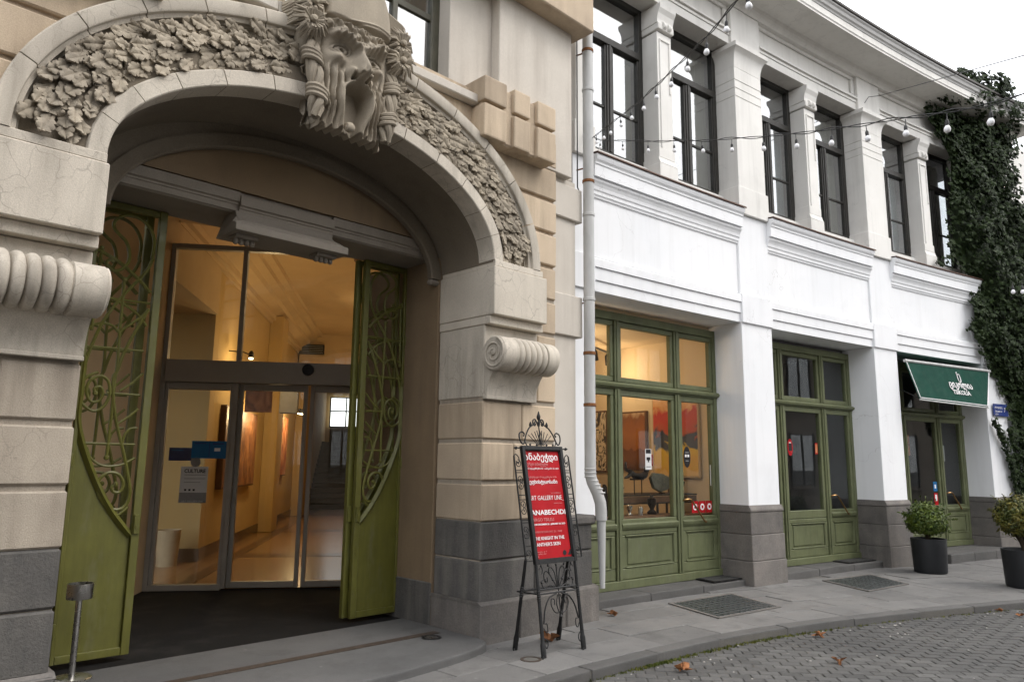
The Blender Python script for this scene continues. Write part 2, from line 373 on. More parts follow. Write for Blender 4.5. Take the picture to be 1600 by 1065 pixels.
class MB:
    def __init__(s): s.v = []; s.f = []
    def add(s, vs, fs):
        k = len(s.v); s.v += [tuple(p) for p in vs]; s.f += [tuple(i+k for i in f) for f in fs]; return s
    def box(s, x0, x1, y0, y1, z0, z1, fn=ident, nx=1):
        vs = []; fs = []
        for i in range(nx+1):
            x = x0+(x1-x0)*i/nx
            vs += [fn(x, y0, z0), fn(x, y1, z0), fn(x, y1, z1), fn(x, y0, z1)]
        for i in range(nx):
            a = 4*i; b = a+4
            for j in range(4):
                k = (j+1) % 4; fs.append((a+j, a+k, b+k, b+j))
        fs += [(3, 2, 1, 0), (4*nx, 4*nx+1, 4*nx+2, 4*nx+3)]
        return s.add(vs, fs)
    def sweep(s, prof, pts_fn, n, caps=True, closed=True):
        """prof: list of (a,b); pts_fn(i/n, a, b)->point"""
        m = len(prof); vs = []; fs = []
        for i in range(n+1):
            for a, b in prof: vs.append(pts_fn(i/n, a, b))
        for i in range(n):
            for j in range(m if closed else m-1):
                k = (j+1) % m; fs.append((i*m+j, i*m+k, (i+1)*m+k, (i+1)*m+j))
        if caps and closed:
            fs.append(tuple(range(m-1, -1, -1))); fs.append(tuple(n*m+j for j in range(m)))
        return s.add(vs, fs)
    def tube(s, pts, r, n=6, caps=True):
        pts = [Vector(p) for p in pts]; m = len(pts)
        if m < 2: return s
        t = (pts[1]-pts[0]).normalized()
        ref = Vector((0, 0, 1)) if abs(t.z) < .9 else Vector((1, 0, 0))
        u = t.cross(ref).normalized()
        vs = []; fs = []
        for i, p in enumerate(pts):
            tt = (pts[min(i+1, m-1)]-pts[max(i-1, 0)])
            if tt.length < 1e-9: tt = t
            tt.normalize()
            u = (u-tt*u.dot(tt))
            if u.length < 1e-6: u = tt.orthogonal()
            u.normalize(); w = tt.cross(u)
            rr = r[i] if isinstance(r, (list, tuple)) else r
            for k in range(n):
                a = 2*math.pi*k/n
                vs.append(p+u*(rr*math.cos(a))+w*(rr*math.sin(a)))
        for i in range(m-1):
            for k in range(n):
                l = (k+1) % n; fs.append((i*n+k, i*n+l, (i+1)*n+l, (i+1)*n+k))
        if caps:
            fs.append(tuple(range(n-1, -1, -1))); fs.append(tuple((m-1)*n+k for k in range(n)))
        return s.add(vs, fs)
    def lathe(s, prof, c=(0, 0, 0), n=16, axis=None):
        """prof (r,h) along axis"""
        ax = Vector(axis).normalized() if axis else Vector((0, 0, 1))
        u = ax.orthogonal().normalized() if axis else Vector((1, 0, 0)); w = ax.cross(u); c = Vector(c)
        m = len(prof); vs = []; fs = []
        for r, h in prof:
            for k in range(n):
                a = 2*math.pi*k/n
                vs.append(c+ax*h+u*(max(r, 1e-4)*math.cos(a))+w*(max(r, 1e-4)*math.sin(a)))
        for i in range(m-1):
            for k in range(n):
                l = (k+1) % n; fs.append((i*n+k, i*n+l, (i+1)*n+l, (i+1)*n+k))
        fs.append(tuple(range(n-1, -1, -1))); fs.append(tuple((m-1)*n+k for k in range(n)))
        return s.add(vs, fs)
    def prism(s, poly, fn, t0, t1):
        """poly of (a,b); fn(a,b,t)"""
        m = len(poly)
        vs = [fn(a, b, t0) for a, b in poly]+[fn(a, b, t1) for a, b in poly]
        fs = [tuple(range(m-1, -1, -1)), tuple(m+i for i in range(m))]
        fs += [(i, (i+1) % m, m+(i+1) % m, m+i) for i in range(m)]
        return s.add(vs, fs)
    def quad(s, a, b, c, d): return s.add([a, b, c, d], [(0, 1, 2, 3)])
    def mesh(s, name, mat, bevel=0., smooth=False, seg=1):
        me = bpy.data.meshes.new(name); me.from_pydata(s.v, [], s.f); me.update()
        bm = bmesh.new(); bm.from_mesh(me)
        bmesh.ops.recalc_face_normals(bm, faces=bm.faces)
        if bevel > 0:
            es = [e for e in bm.edges if len(e.link_faces) == 2 and e.calc_face_angle(0) > .6]
            try: bmesh.ops.bevel(bm, geom=es, offset=bevel, segments=seg, affect='EDGES', profile=.6, clamp_overlap=True)
            except Exception: pass
        bm.to_mesh(me); bm.free()
        if mat is not None: me.materials.append(G[mat] if isinstance(mat, str) else mat)
        if smooth:
            me.polygons.foreach_set('use_smooth', [True]*len(me.polygons))
            if smooth != 'all':
                try: me.set_sharp_from_angle(angle=R(40))
                except Exception: pass
        return me
    def build(s, name, mat, parent=None, bevel=0., smooth=False, seg=1):
        return obj(name, s.mesh(name, mat, bevel, smooth, seg), parent)

def obj(name, me, parent=None, loc=None):
    o = bpy.data.objects.new(name, me); COL.objects.link(o)
    if parent is not None: put(o, parent)
    if loc is not None: o.location = loc
    return o
def put(o, parent):
    o.parent = parent
    if parent.parent is None: o.location = -Vector(parent.location)   # roots are never rotated
    return o
def tag(o, label=None, cat=None, group=None, kind=None):
    if label: o['label'] = label
    if cat: o['category'] = cat
    if group: o['group'] = group
    if kind: o['kind'] = kind
    return o
def thing(name, label, cat, loc=(0, 0, 0), group=None):
    o = bpy.data.objects.new(name, None); COL.objects.link(o); o.location = loc; o.empty_display_size = .1
    return tag(o, label, cat, group)
def BX(name, mat, parent, x0, x1, y0, y1, z0, z1, bevel=.006, fn=ident, nx=1, **k):
    return MB().box(x0, x1, y0, y1, z0, z1, fn, nx).build(name, mat, parent, bevel, **k)
def WB(name, mat, parent, s0, s1, d0, d1, z0, z1, bevel=.004, nx=None, **k):
    if nx is None: nx = max(1, int((s1-s0)/.5))
    return MB().box(s0, s1, d0, d1, z0, z1, wpt, nx).build(name, mat, parent, bevel, **k)
def spline(pts, n=6):
    """Catmull-Rom through points"""
    P = [Vector(p) for p in pts]; out = []
    for i in range(len(P)-1):
        a = P[max(i-1, 0)]; b = P[i]; c = P[i+1]; d = P[min(i+2, len(P)-1)]
        for k in range(n):
            t = k/n
            out.append(.5*((2*b)+(c-a)*t+(2*a-5*b+4*c-d)*t*t+(3*b-a-3*c+d)*t**3))
    out.append(P[-1]); return out
def text_mesh(txt, size, mat, align='LEFT', bold=0., ext=0.0008):
    cu = bpy.data.curves.new('lettering', 'FONT'); cu.body = txt; cu.size = size; cu.align_x = align
    cu.offset = bold; cu.extrude = ext; cu.resolution_u = 2
    o = bpy.data.objects.new('lettering', cu); COL.objects.link(o)
    dg = bpy.context.evaluated_depsgraph_get()
    me = bpy.data.meshes.new_from_object(o.evaluated_get(dg))
    bpy.data.objects.remove(o); bpy.data.curves.remove(cu)
    me.materials.clear(); me.materials.append(G[mat]); return me
def lettering(txt, size, mat, parent, origin, ux, uy, align='LEFT', bold=0., width=None, name='lettering'):
    me = text_mesh(txt, size, mat, align, bold)
    ux = Vector(ux).normalized(); uy = Vector(uy).normalized(); uz = ux.cross(uy)
    sc = 1.
    if width and len(me.vertices):
        xs = [v.co.x for v in me.vertices]; w = max(xs)-min(xs)
        if w > 0: sc = width/w
    M = Matrix((ux*sc, uy, uz)).transposed().to_4x4(); M.translation = Vector(origin)
    me.transform(M)
    return obj(name, me, parent)

# ------------------------------------------------------------------ the setting: ground
def struct(o): o['kind'] = 'structure'; return o
gm = MB(); gm.quad((-300, -300, -.14), (300, -300, -.14), (300, 300, -.14), (-300, 300, -.14))
struct(gm.build('ground', 'joint'))
KERB = [(-9, 3.3), (0., 3.75), (2.5, 3.9), (4.49, 3.98), (5.13, 3.97), (5.86, 3.92), (6.76, 3.82), (7.54, 3.65), (8.34, 3.43), (9.14, 3.17), (9.84, 2.9), (11.12, 2.37), (12.6, 1.65), (14.5, .55), (18, -2.)]
KP = [(p.x, p.y) for p in spline([(a, b, 0) for a, b in KERB], 6)]
def kerb_y(x):
    for (a, b), (c, d) in zip(KP, KP[1:]):
        if a <= x <= c: return b+(d-b)*(x-a)/(c-a)
    return KP[-1][1]
# sidewalk bed and its slabs
sb = MB(); sb.prism([(a, b) for a, b in KP]+[(20, 12), (-9, 12)], lambda a, b, t: (a, b, t), -.13, -.012)
side = struct(sb.build('sidewalk', 'joint'))
kr = struct(MB().build('kerb', 'kerb')) if False else None
# kerb stones
ks_root = bpy.data.objects.new('kerb', None); COL.objects.link(ks_root); ks_root['kind'] = 'structure'
x = -2.
rk = random.Random(3)
while x < 14.5:
    L = rk.uniform(.75, 1.05); x1 = x+L-.008
    def kfn(u, v, z, x0=x, x1=x1, j=rk.uniform(-.008, .008)):
        xx = x0+(x1-x0)*u; yy = kerb_y(xx); m = (kerb_y(xx+.05)-kerb_y(xx-.05))/.1; l = math.hypot(1, m)
        return (xx-m/l*v, yy+v/l+j, z)
    BX('kerb_stone', 'kerb', ks_root, 0, 1, -.005, .15, -.13, .002+rk.uniform(-.004, .004), .012, kfn, 4, seg=2)
    x += L
# paving slabs in rows parallel to the kerb
rp = random.Random(11)
GR1 = [(7.7, 5.22), (8.9, 5.08), (8.51, 4.21), (7.37, 4.36)]
GR2 = [(10.92, 4.77), (12.11, 4.55), (11.54, 3.81), (10.44, 3.95)]
def inpoly(p, poly, grow=0.):
    cx = sum(a for a, b in poly)/4; cy = sum(b for a, b in poly)/4
    q = [(cx+(a-cx)*(1+grow), cy+(b-cy)*(1+grow)) for a, b in poly]
    sgn = []
    for i in range(4):
        a, b = q[i], q[(i+1) % 4]; sgn.append((b[0]-a[0])*(p[1]-a[1])-(b[1]-a[1])*(p[0]-a[0]))
    return all(v <= 0 for v in sgn) or all(v >= 0 for v in sgn)
rows = [(.158, .60), (.605, 1.02), (1.025, 1.46), (1.465, 1.92), (1.925, 2.4), (2.405, 3.0), (3.005, 3.6)]
for ri, (v0, v1) in enumerate(rows):
    x = -1.2+rp.uniform(0, .4)
    while x < 14.6:
        L = rp.uniform(.55, .95); x1 = x+L-.007
        cxm = (x+x1)/2
        if kerb_y(cxm)+(v0+v1)/2 > wpt(cxm-6.6+.1, 0, 0)[1]+.25 and cxm > 6.2: x += L; continue
        if cxm < 6.3 and kerb_y(cxm)+v0 > 5.25: x += L; continue
        def sfn(u, v, z, x0=x, x1=x1):
            xx = x0+(x1-x0)*u; yy = kerb_y(xx); m = (kerb_y(xx+.1)-kerb_y(xx-.1))/.2; l = math.hypot(1, m)
            return (xx-m/l*v*.9, yy+v/l, z)
        c = sfn(.5, (v0+v1)/2, 0)
        j = rp.uniform(-.004, .004)
        if not (inpoly(c, GR1, .25) or inpoly(c, GR2, .25)):
            BX('paving_slab', 'slab', side, 0, 1, v0, v1-.007, -.04, j, .005, sfn, 2)
        else:
            BX('paving_slab', 'slab', side, 0, 1, v0, v1-.007, -.04, -.006, .003, sfn, 2)
        x += L
# road of setts
rb = MB(); rb.prism([(a, b+.02) for a, b in KP][::-1]+[(-9, -12), (30, -12)], lambda a, b, t: (a, b, t), -.135, -.079)
road = struct(rb.build('road', 'joint'))
RA = R(-50); ca, sa = math.cos(RA), math.sin(RA)
setts = []
rs = random.Random(5)
PW, PH = .17, .112
for j in range(-40, 100):
    for i in range(-75, 100):
        u = i*PW+(PW*.5 if j % 2 else 0); v = j*PH
        cx, cy = 6+u*ca-v*sa*-1*-1, 3+u*sa+v*ca*-1
        cx = 6+u*ca+v*sa; cy = 4.2+u*sa-v*ca
        if not (3.5 < cx < 14.2) or cy > kerb_y(cx)-.07 or cy < kerb_y(cx)-4.: continue
        dv = Vector((cx, cy, -1.65)); zf = dv.dot(FWD)
        if zf < 2: continue
        px = 800+1154*dv.dot(r2)/zf; py = 532-1154*dv.dot(u2)/zf
        if px < 860 or px > 1680 or py > 1110: continue
        setts.append((dv.length, cx, cy))
setts.sort()
smesh = []
for k in range(5):
    a = PW/2-.0035+rs.uniform(-.002, .001); b = PH/2-.0035+rs.uniform(-.002, .001)
    smesh.append(MB().box(-a, a, -b, b, -.05, 0).mesh('sett', 'sett', .006))
rest = MB()
for k, (dd, cx, cy) in enumerate(setts):
    zt = -.07+rs.uniform(-.0035, .0025); an = RA+rs.uniform(-.02, .02)
    if k < 300:
        o = obj('sett', smesh[k % 5], road); o.location = (cx, cy, zt); o.rotation_euler = (rs.uniform(-.012, .012), rs.uniform(-.012, .012), an)
    else:
        c_, s_ = math.cos(an), math.sin(an); a, b = PW/2-.005, PH/2-.005
        tx, ty = rs.uniform(-.01, .01), rs.uniform(-.01, .01)
        P = []
        for (e, g) in ((-a, -b), (a, -b), (a, b), (-a, b)):
            P.append((cx+e*c_-g*s_, cy+e*s_+g*c_, zt+tx*e+ty*g))
        Q = [(p[0]+(q0-p[0])*0, p[1], zt-.04) for p, q0 in zip(P, [0]*4)]
        T = [(cx+(p[0]-cx)*.93, cy+(p[1]-cy)*.93, p[2]) for p in P]
        Bm = [(p[0], p[1], p[2]-.007) for p in P]
        rest.add(T+Bm+Q, [(0, 1, 2, 3)]+[(i, 4+i, 4+(i+1) % 4, (i+1) % 4) for i in range(4)]+[(4+i, 8+i, 8+(i+1) % 4, 4+(i+1) % 4) for i in range(4)])
o = rest.build('road_setts', 'sett', road); o['kind'] = 'stuff'
# moss and grit along the kerb foot
mo = MB(); rm = random.Random(9)
for _ in range(1500):
    x = rm.choice([rm.uniform(4.6, 11), rm.gauss(6.8, .7), rm.gauss(5.6, .3)])
    if not 4.4 < x < 11.4: continue
    y = kerb_y(x)-.012-abs(rm.gauss(0, .03)); h = rm.uniform(.004, .028); a = rm.uniform(0, 6.3); w = rm.uniform(.004, .012)
    mo.add([(x-w*math.cos(a), y-w*math.sin(a), -.078), (x+w*math.cos(a), y+w*math.sin(a), -.078), (x+rm.uniform(-.01, .01), y+rm.uniform(-.01, .01), -.078+h)], [(0, 1, 2)])
tag(mo.build('kerb_moss', 'moss'), 'green moss tufts growing along the foot of the kerb', 'moss', kind='stuff')
gt = MB()
for _ in range(110):
    x = rm.uniform(4.6, 12); y = kerb_y(x)-rm.expovariate(1.6)-.03; r_ = rm.uniform(.004, .013)
    gt.lathe([(r_, 0), (r_*.6, r_*.5)], (x, y, -.071), 5)
tag(gt.build('road_grit', 'dust'), 'pale specks of grit and litter scattered over the road', 'grit', kind='stuff')

# entrance platform (granite step), slot and matting
pl_front = spline([(-3, 4.55, 0), (.5, 4.62, 0), (2.2, 4.68, 0), (3.22, 4.73, 0), (4.07, 4.83, 0), (4.46, 4.93, 0), (4.62, 5.03, 0), (4.66, 5.2, 0)], 5)
plat = MB(); plat.prism([(p.x, p.y) for p in pl_front]+[(4.68, 6.33), (-3, 6.28)], lambda a, b, t: (a, b, t), -.03, .066)
plt_o = struct(plat.build('entrance_platform', 'granite', None, .014, seg=2))
sl = MB(); sl.box(1.0, 4.52, 5.55, 5.64, .0672, .0705); struct(sl.build('platform_slot', 'slot'))
# matting in the vestibule and the floor behind the doors
def TB(name, mat, parent, t0, t1, n0, n1, z0, z1, bevel=0., **k):
    return MB().box(t0, t1, n0, n1, z0, z1, tn).build(name, mat, parent, bevel, **k)
mt = MB(); mt.prism([(1.0, 6.29), (4.69, 6.335), (4.75, 7.4), (6.3, 9.2), (3.0, 10.1), (.6, 7.0)], lambda a, b, t: (a, b, t), -.02, .06)
tag(mt.build('entrance_mat', 'mat'), 'large black ribbed entrance mat between the iron gates and the glass doors', 'mat')
# ------------------------------------------------------------------ stone entrance building
CX = 2.985
def mx(x): return 2*CX-x
SB = thing('stone_building', 'beige stone building with an arched entrance and a carved mask over it', 'building', (CX, 5.5, 0))
def both(name, mat, x0, x1, y0, y1, z0, z1, bevel=.008, left=None, lmat=None, **k):
    BX(name, mat, SB, x0, x1, y0, y1, z0, z1, bevel, **k)
    a, b = (mx(x1), mx(x0)) if left is None else left
    BX(name, lmat or mat, SB, a, b, y0, y1, z0, z1, bevel, **k)
rbk = random.Random(21)
JX = 4.69          # right jamb (left one is its mirror)
LX0 = -1.6
def course(mat, z0, z1, y0, x0, x1, n, lmat=None, y1=5.88, bev=.012):
    """a course of blocks from x0 to x1 split in n, both piers"""
    for sidei in (0, 1):
        cuts = [x0]+sorted(x0+(x1-x0)*(i+rbk.uniform(-.18, .18))/n for i in range(1, n))+[x1]
        for a, b in zip(cuts, cuts[1:]):
            g = .0025
            A, Bb = (a+(g if a != x0 else 0), b-(g if b != x1 else 0))
            if sidei: A, Bb = mx(Bb), mx(A)
            BX('stone_block', (lmat or mat) if sidei else mat, SB, A, Bb, y0, y1, z0, z1, bev)
# core walls behind the grooves
both('wall', 'sand_l', JX+.012, 5.70, 5.222, 5.87, -.05, 3.5, 0, left=(LX0, mx(JX+.012)))
# plinth of dark basalt
for (z0, z1, y0, xa, n) in ((-.06, .345, 5.145, JX-.03, 3), (.35, .715, 5.198, JX, 2), (.72, 1.07, 5.2, JX, 2)):
    course('basalt_l' if z0 < 0 else 'basalt', z0, z1, y0, xa, 6.34 if z0 < .3 else 6.29, n, 'basalt', 5.886, .016)
# battered top of the base course
for sgn in (0, 1):
    f = (lambda x: x) if sgn == 0 else mx
    m_ = MB(); m_.prism([(5.145, .335), (5.2, .362), (5.9, .362), (5.9, .335)], lambda a, b, t, f=f: (f(JX-.03+t*(6.34-JX+.03)), a, b), 0, 1)
    m_.build('plinth_weathering', 'basalt_l', SB)
# sandstone courses of the piers
for z0, z1 in ((1.073, 1.41), (1.447, 1.80), (1.837, 2.19)):
    course('sand', z0, z1, 5.2, JX, 5.71, 2, 'sand_l')
# smooth console zone, steps, impost block and its lip
both('console_block', 'lime', JX, 5.43, 5.2, 5.885, 2.226, 2.925, .01)
for z0, z1 in ((2.232, 2.545), (2.585, 2.915), (2.955, 3.285), (3.325, 3.655)):
    both('stone_block', 'sand', 5.433, 5.71, 5.2, 5.8, z0, z1, .012, left=(LX0, mx(5.433)), lmat='sand_l')
both('impost_step', 'lime', JX-.004, 5.425, 5.118, 5.887, 2.928, 3.008, .006)
both('impost_block', 'lime', 4.683, 5.42, 5.056, 5.89, 3.011, 3.484, .008)
both('impost_lip', 'lime', 4.70, 5.37, 5.068, 5.88, 3.486, 3.552, .006)
# inner jambs with the gate rebate
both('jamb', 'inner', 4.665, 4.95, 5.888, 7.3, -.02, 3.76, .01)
both('jamb_base', 'basalt', 4.655, 4.95, 5.89, 7.28, -.02, .46, .012)

# ---- arch
AX, AZ, AA, AB = 2.98, 3.55, 1.711, .926
def arch(th, o, y, a=AA, b=AB, zc=AZ, cx=AX):
    """th from 0 (right) to pi (left), o = normal offset"""
    c, s = math.cos(th), math.sin(th)
    nx_, nz_ = c/a, s/b; l = math.hypot(nx_, nz_)
    return (cx+a*c+o*nx_/l, y, zc+b*s+o*nz_/l)
def ring(name, prof, n, mat, segs=6, gap=.0025, parent=None, th0=0., th1=math.pi, **kw):
    L = []
    for i in range(n):
        a = th0+(th1-th0)*i/n+gap; b = th0+(th1-th0)*(i+1)/n-gap
        m_ = MB().sweep(prof, lambda t, o, y, a=a, b=b: arch(a+(b-a)*t, o, y, **kw), segs)
        L.append(m_.build(name, mat, parent or SB, 0., True))
    return L
ring('inner_voussoir', [(0, 5.082), (.008, 5.074), (.112, 5.074), (.122, 5.085), (.13, 5.12), (.136, 5.175), (.136, 5.3), (0., 5.3)], 13, 'lime')
ring('outer_voussoir', [(.485, 5.30), (.485, 5.150), (.50, 5.146), (.503, 5.108), (.53, 5.100), (.535, 5.072), (.545, 5.064), (.635, 5.064), (.645, 5.075), (.645, 5.30)], 13, 'lime')
gb = MB().sweep([(.12, 5.172), (.17, 5.168), (.24, 5.145), (.31, 5.135), (.38, 5.145), (.45, 5.168), (.50, 5.172), (.50, 5.28), (.12, 5.28)], lambda t, o, y: arch(math.pi*t, o, y), 48)
gb.build('garland_bed', 'carve', SB, 0, True)
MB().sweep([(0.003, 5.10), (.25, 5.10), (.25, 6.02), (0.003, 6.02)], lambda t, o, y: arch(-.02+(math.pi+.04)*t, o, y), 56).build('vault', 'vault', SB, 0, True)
# spandrel courses with an arch-shaped edge
EA, EB = AA+.60, AB+.60
zs = [3.695, 4.065, 4.435, 4.805, 5.10]
for i in range(4):
    z0, z1 = zs[i], zs[i+1]-(.038 if i < 3 else 0)
    for sgn in (0, 1):
        f = (lambda x: x) if sgn == 0 else (lambda x: 2*AX-x)
        xr = 5.72 if sgn == 0 else 2*AX-LX0
        edge = []
        for k in range(9):
            z = z0+(z1-z0)*k/8; q = 1-((z-AZ)/EB)**2
            edge.append((AX+EA*math.sqrt(max(q, 0)), z))
        poly = edge+[(xr, z1), (xr, z0)]
        m_ = MB().prism(poly, lambda a, b, t, f=f: (f(a), t, b), 5.2, 5.5)
        m_.build('stone_block', 'sand', SB, .012)
# core behind the spandrels
sp = MB()
for i in range(48):
    a, b = math.pi*i/48, math.pi*(i+1)/48
    p, q = arch(a, .3, 5.235), arch(b, .3, 5.235)
    sp.quad(p, q, (q[0]*1.0, 5.235, 5.3), (p[0]*1.0, 5.235, 5.3))
for x0, x1 in ((LX0, .97), (4.99, 5.7)):
    sp.quad((x0, 5.235, 3.4), (x1, 5.235, 3.4), (x1, 5.235, 5.3), (x0, 5.235, 5.3))
sp.build('spandrel_core', 'sand', SB)

# ---- tympanum, inner rib, lintel with bracket
IA, IB, IZ = 1.62, .91, 3.48
ring('inner_rib', [(-.10, 5.96), (-.10, 5.90), (-.085, 5.885), (.02, 5.885), (.02, 5.96)], 1, 'vault', 48, 0, a=IA, b=IB, zc=IZ, cx=3.05)
ring('rib_backing', [(.0, 5.935), (.0, 5.915), (.22, 5.915), (.22, 5.935)], 1, 'vault', 48, 0, a=IA, b=IB, zc=IZ, cx=3.05)
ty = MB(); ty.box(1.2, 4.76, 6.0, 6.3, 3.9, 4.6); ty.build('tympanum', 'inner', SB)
both('rib_foot', 'vault_l', 4.555, 4.68, 5.885, 5.97, 3.42, 3.475, .02)
lint = MB()
lp = [(6.06, 3.885), (5.99, 3.885), (5.985, 3.80), (6.005, 3.79), (6.005, 3.775), (6.015, 3.77), (6.015, 3.72), (6.06, 3.715)]
def lintel_piece(x0, x1, dz, dy):
    MB().sweep(lp, lambda t, y, z: (x0+(x1-x0)*t, y-dy, z-dz), 1).build('lintel_moulding', 'vault_l', SB, 0)
lintel_piece(1.26, 2.55, 0, 0); lintel_piece(2.55, 3.46, .035, .02); lintel_piece(3.46, 4.70, 0, 0)
BX('lintel', 'vault_l', SB, 1.2, 4.76, 6.03, 6.55, 3.708, 3.9, .01)
br = thing_br = None
MB().sweep([(6.1, 3.72), (6.0, 3.72), (5.97, 3.66), (5.92, 3.62), (5.86, 3.60), (5.86, 3.575), (5.82, 3.565), (5.80, 3.55), (5.80, 3.49), (6.2, 3.49), (6.2, 3.72)],
           lambda t, y, z: (2.45+1.07*t+(0 if z < 3.6 else (.07-.14*t)), y, z), 1).build('lintel_bracket', 'vault_l', SB, .004)
for xg in (2.60, 3.36):
    BX('gutta_block', 'vault_l', SB, xg-.10, xg+.10, 5.90, 6.05, 3.46, 3.491, .006)
    for k in range(4):
        MB().lathe([(.006, -.05), (.02, -.042), (.024, -.02), (.018, 0)], (xg-.072+k*.048, 5.97, 3.461), 10).build('gutta', 'vault_l', SB, 0, True)

# ---- scroll consoles
def console(x0, x1, left):
    cy_, cz, r_ = 5.035, 2.63, .165
    f = mx if left else (lambda x: x)
    xs_ = []
    p0, p1, n = x0+.2, x1-.17, 5
    prof = [(.02, x0), (r_-.012, x0), (r_, x0+.012), (r_, p0-.012), (r_-.016, p0-.004)]
    w = (p1-p0)/n
    for k in range(n):
        for q in range(1, 8):
            t = q/8; prof.append((r_-.022+.03*math.sin(math.pi*t)**.6, p0+w*(k+t)))
        prof.append((r_-.03, p0+w*(k+1)))
    prof += [(r_-.016, p1+.004), (r_, p1+.012), (r_, x1-.012), (r_-.012, x1), (.02, x1)]
    prof = [(a, f(b)) for a, b in prof]
    cons = thing_part('console', SB)
    MB().lathe([(a, b) for a, b in prof], (0, cy_, cz), 40, (1, 0, 0)).build('scroll', 'lime', cons, 0, True)
    # apron curving back to the shaft
    ap = []
    for k in range(13):
        t = k/12; ap.append((5.005+.155*(1-(1-t)**2.2)-.02*t*0, 2.53-(2.53-2.235)*t))
    poly = ap[:1]+ap[1:]+[(5.21, 2.235), (5.21, 2.7), (5.03, 2.7)]
    MB().prism(poly, lambda a, b, t: (f(t), a, b), x0+.035, x1-.05).build('apron', 'lime', cons, 0, True)
    BX('apron_fillet', 'lime', cons, *(sorted((f(x0+.03), f(x1-.045)))), 5.155, 5.21, 2.208, 2.236, .004)
    # spiral on both cheeks
    for xe, sg in ((x0, -1), (x1, 1)):
        pts = []
        for k in range(60):
            a = k/59*math.pi*4.6; rr = .15*(1-k/59*.88)
            pts.append((f(xe+sg*.003), cy_+rr*math.cos(a+1.9), cz+rr*math.sin(a+1.9)))
        MB().tube(pts, .011, 6).build('volute', 'lime', cons, 0, True)
        MB().lathe([(.028, 0), (.022, sg*.018), (.002, sg*.022)], (f(xe), cy_, cz), 12, (1 if not left else -1, 0, 0)).build('volute_eye', 'lime', cons, 0, True)
def thing_part(name, parent):
    o = bpy.data.objects.new(name, None); COL.objects.link(o); put(o, parent); return o
console(4.66, 5.42, False)
console(4.66, 5.42, True)

# ---- upper wall
both('ledge', 'cream', 3.6, 4.50, 5.11, 5.6, 5.10, 5.19, .01, left=(LX0, mx(3.6)))
BX('ledge', 'cream', SB, mx(3.595), 3.595, 5.115, 5.6, 5.09, 5.20, .01)
BX('upper_wall', 'cream', SB, 4.27, 4.842, 5.33, 5.9, 5.19, 7.4, .006)
BX('upper_wall', 'cream', SB, mx(4.27)-1.3, mx(4.27), 5.33, 5.9, 5.19, 7.4, .006)
BX('upper_pier', 'cream', SB, 4.84, 5.985, 5.208, 5.9, 4.78, 6.6, .008)
both('upper_band', 'sand', 4.1, 6.13, 4.99, 5.88, 6.53, 7.2, .012)
# rusticated block cluster
for z0, z1 in ((4.735, 5.07), (5.105, 5.36)):
    for x0, x1 in ((4.465, 4.765), (4.87, 5.10), (5.21, 5.49)):
        for f in (None, mx):
            a, b = (x0, x1) if f is None else (mx(x1), mx(x0))
            BX('stone_block', 'sand', SB, a, b, 5.0, 5.4, z0, z1, .018, seg=2)
both('block_panel', 'sand', 4.49, 5.47, 5.05, 5.41, 4.74, 5.335, .02)
# grey strip with quoins next to the downpipe
BX('side_strip', 'cream', SB, 5.715, 6.145, 5.3, 5.9, 1.0, 4.79, .006)
BX('side_strip', 'cream', SB, 5.98, 6.10, 5.31, 5.9, 4.8, 6.5, .006)
for z0, z1 in ((2.99, 3.45), (4.32, 4.71)):
    BX('quoin', 'cream', SB, 5.722, 6.225, 5.262, 5.8, z0, z1, .01)
MB().sweep([(5.17, 1.075), (5.15, 1.06), (5.15, .99), (5.2, .97), (5.4, .97), (5.4, 1.075)], lambda t, y, z: (5.72+.60*t, y+.02, z), 1).build('plinth_cap', 'basalt_l', SB, .01)

# tall window over the arch
UW = thing_part('arch_window', SB)
for x0, x1 in ((1.7, 1.78), (2.36, 2.42), (3.12, 3.2), (3.70, 3.76), (4.17, 4.27)):
    BX('window_frame', 'grime', UW, x0, x1, 5.5, 5.58, 5.19, 7.3, .006)
for z0, z1 in ((5.19, 5.25), (6.02, 6.09)):
    BX('window_bar', 'grime', UW, 1.7, 4.27, 5.515, 5.565, z0, z1, .006)
BX('pane', 'glass_w', UW, 1.72, 4.25, 5.538, 5.542, 5.22, 7.3, 0)
BX('curtain', 'grey', UW, 3.98, 4.25, 5.62, 5.63, 5.2, 7.3, 0)
BX('room_shade', 'gwall', UW, 1.5, 4.5, 6.3, 6.31, 5.1, 7.4, 0)

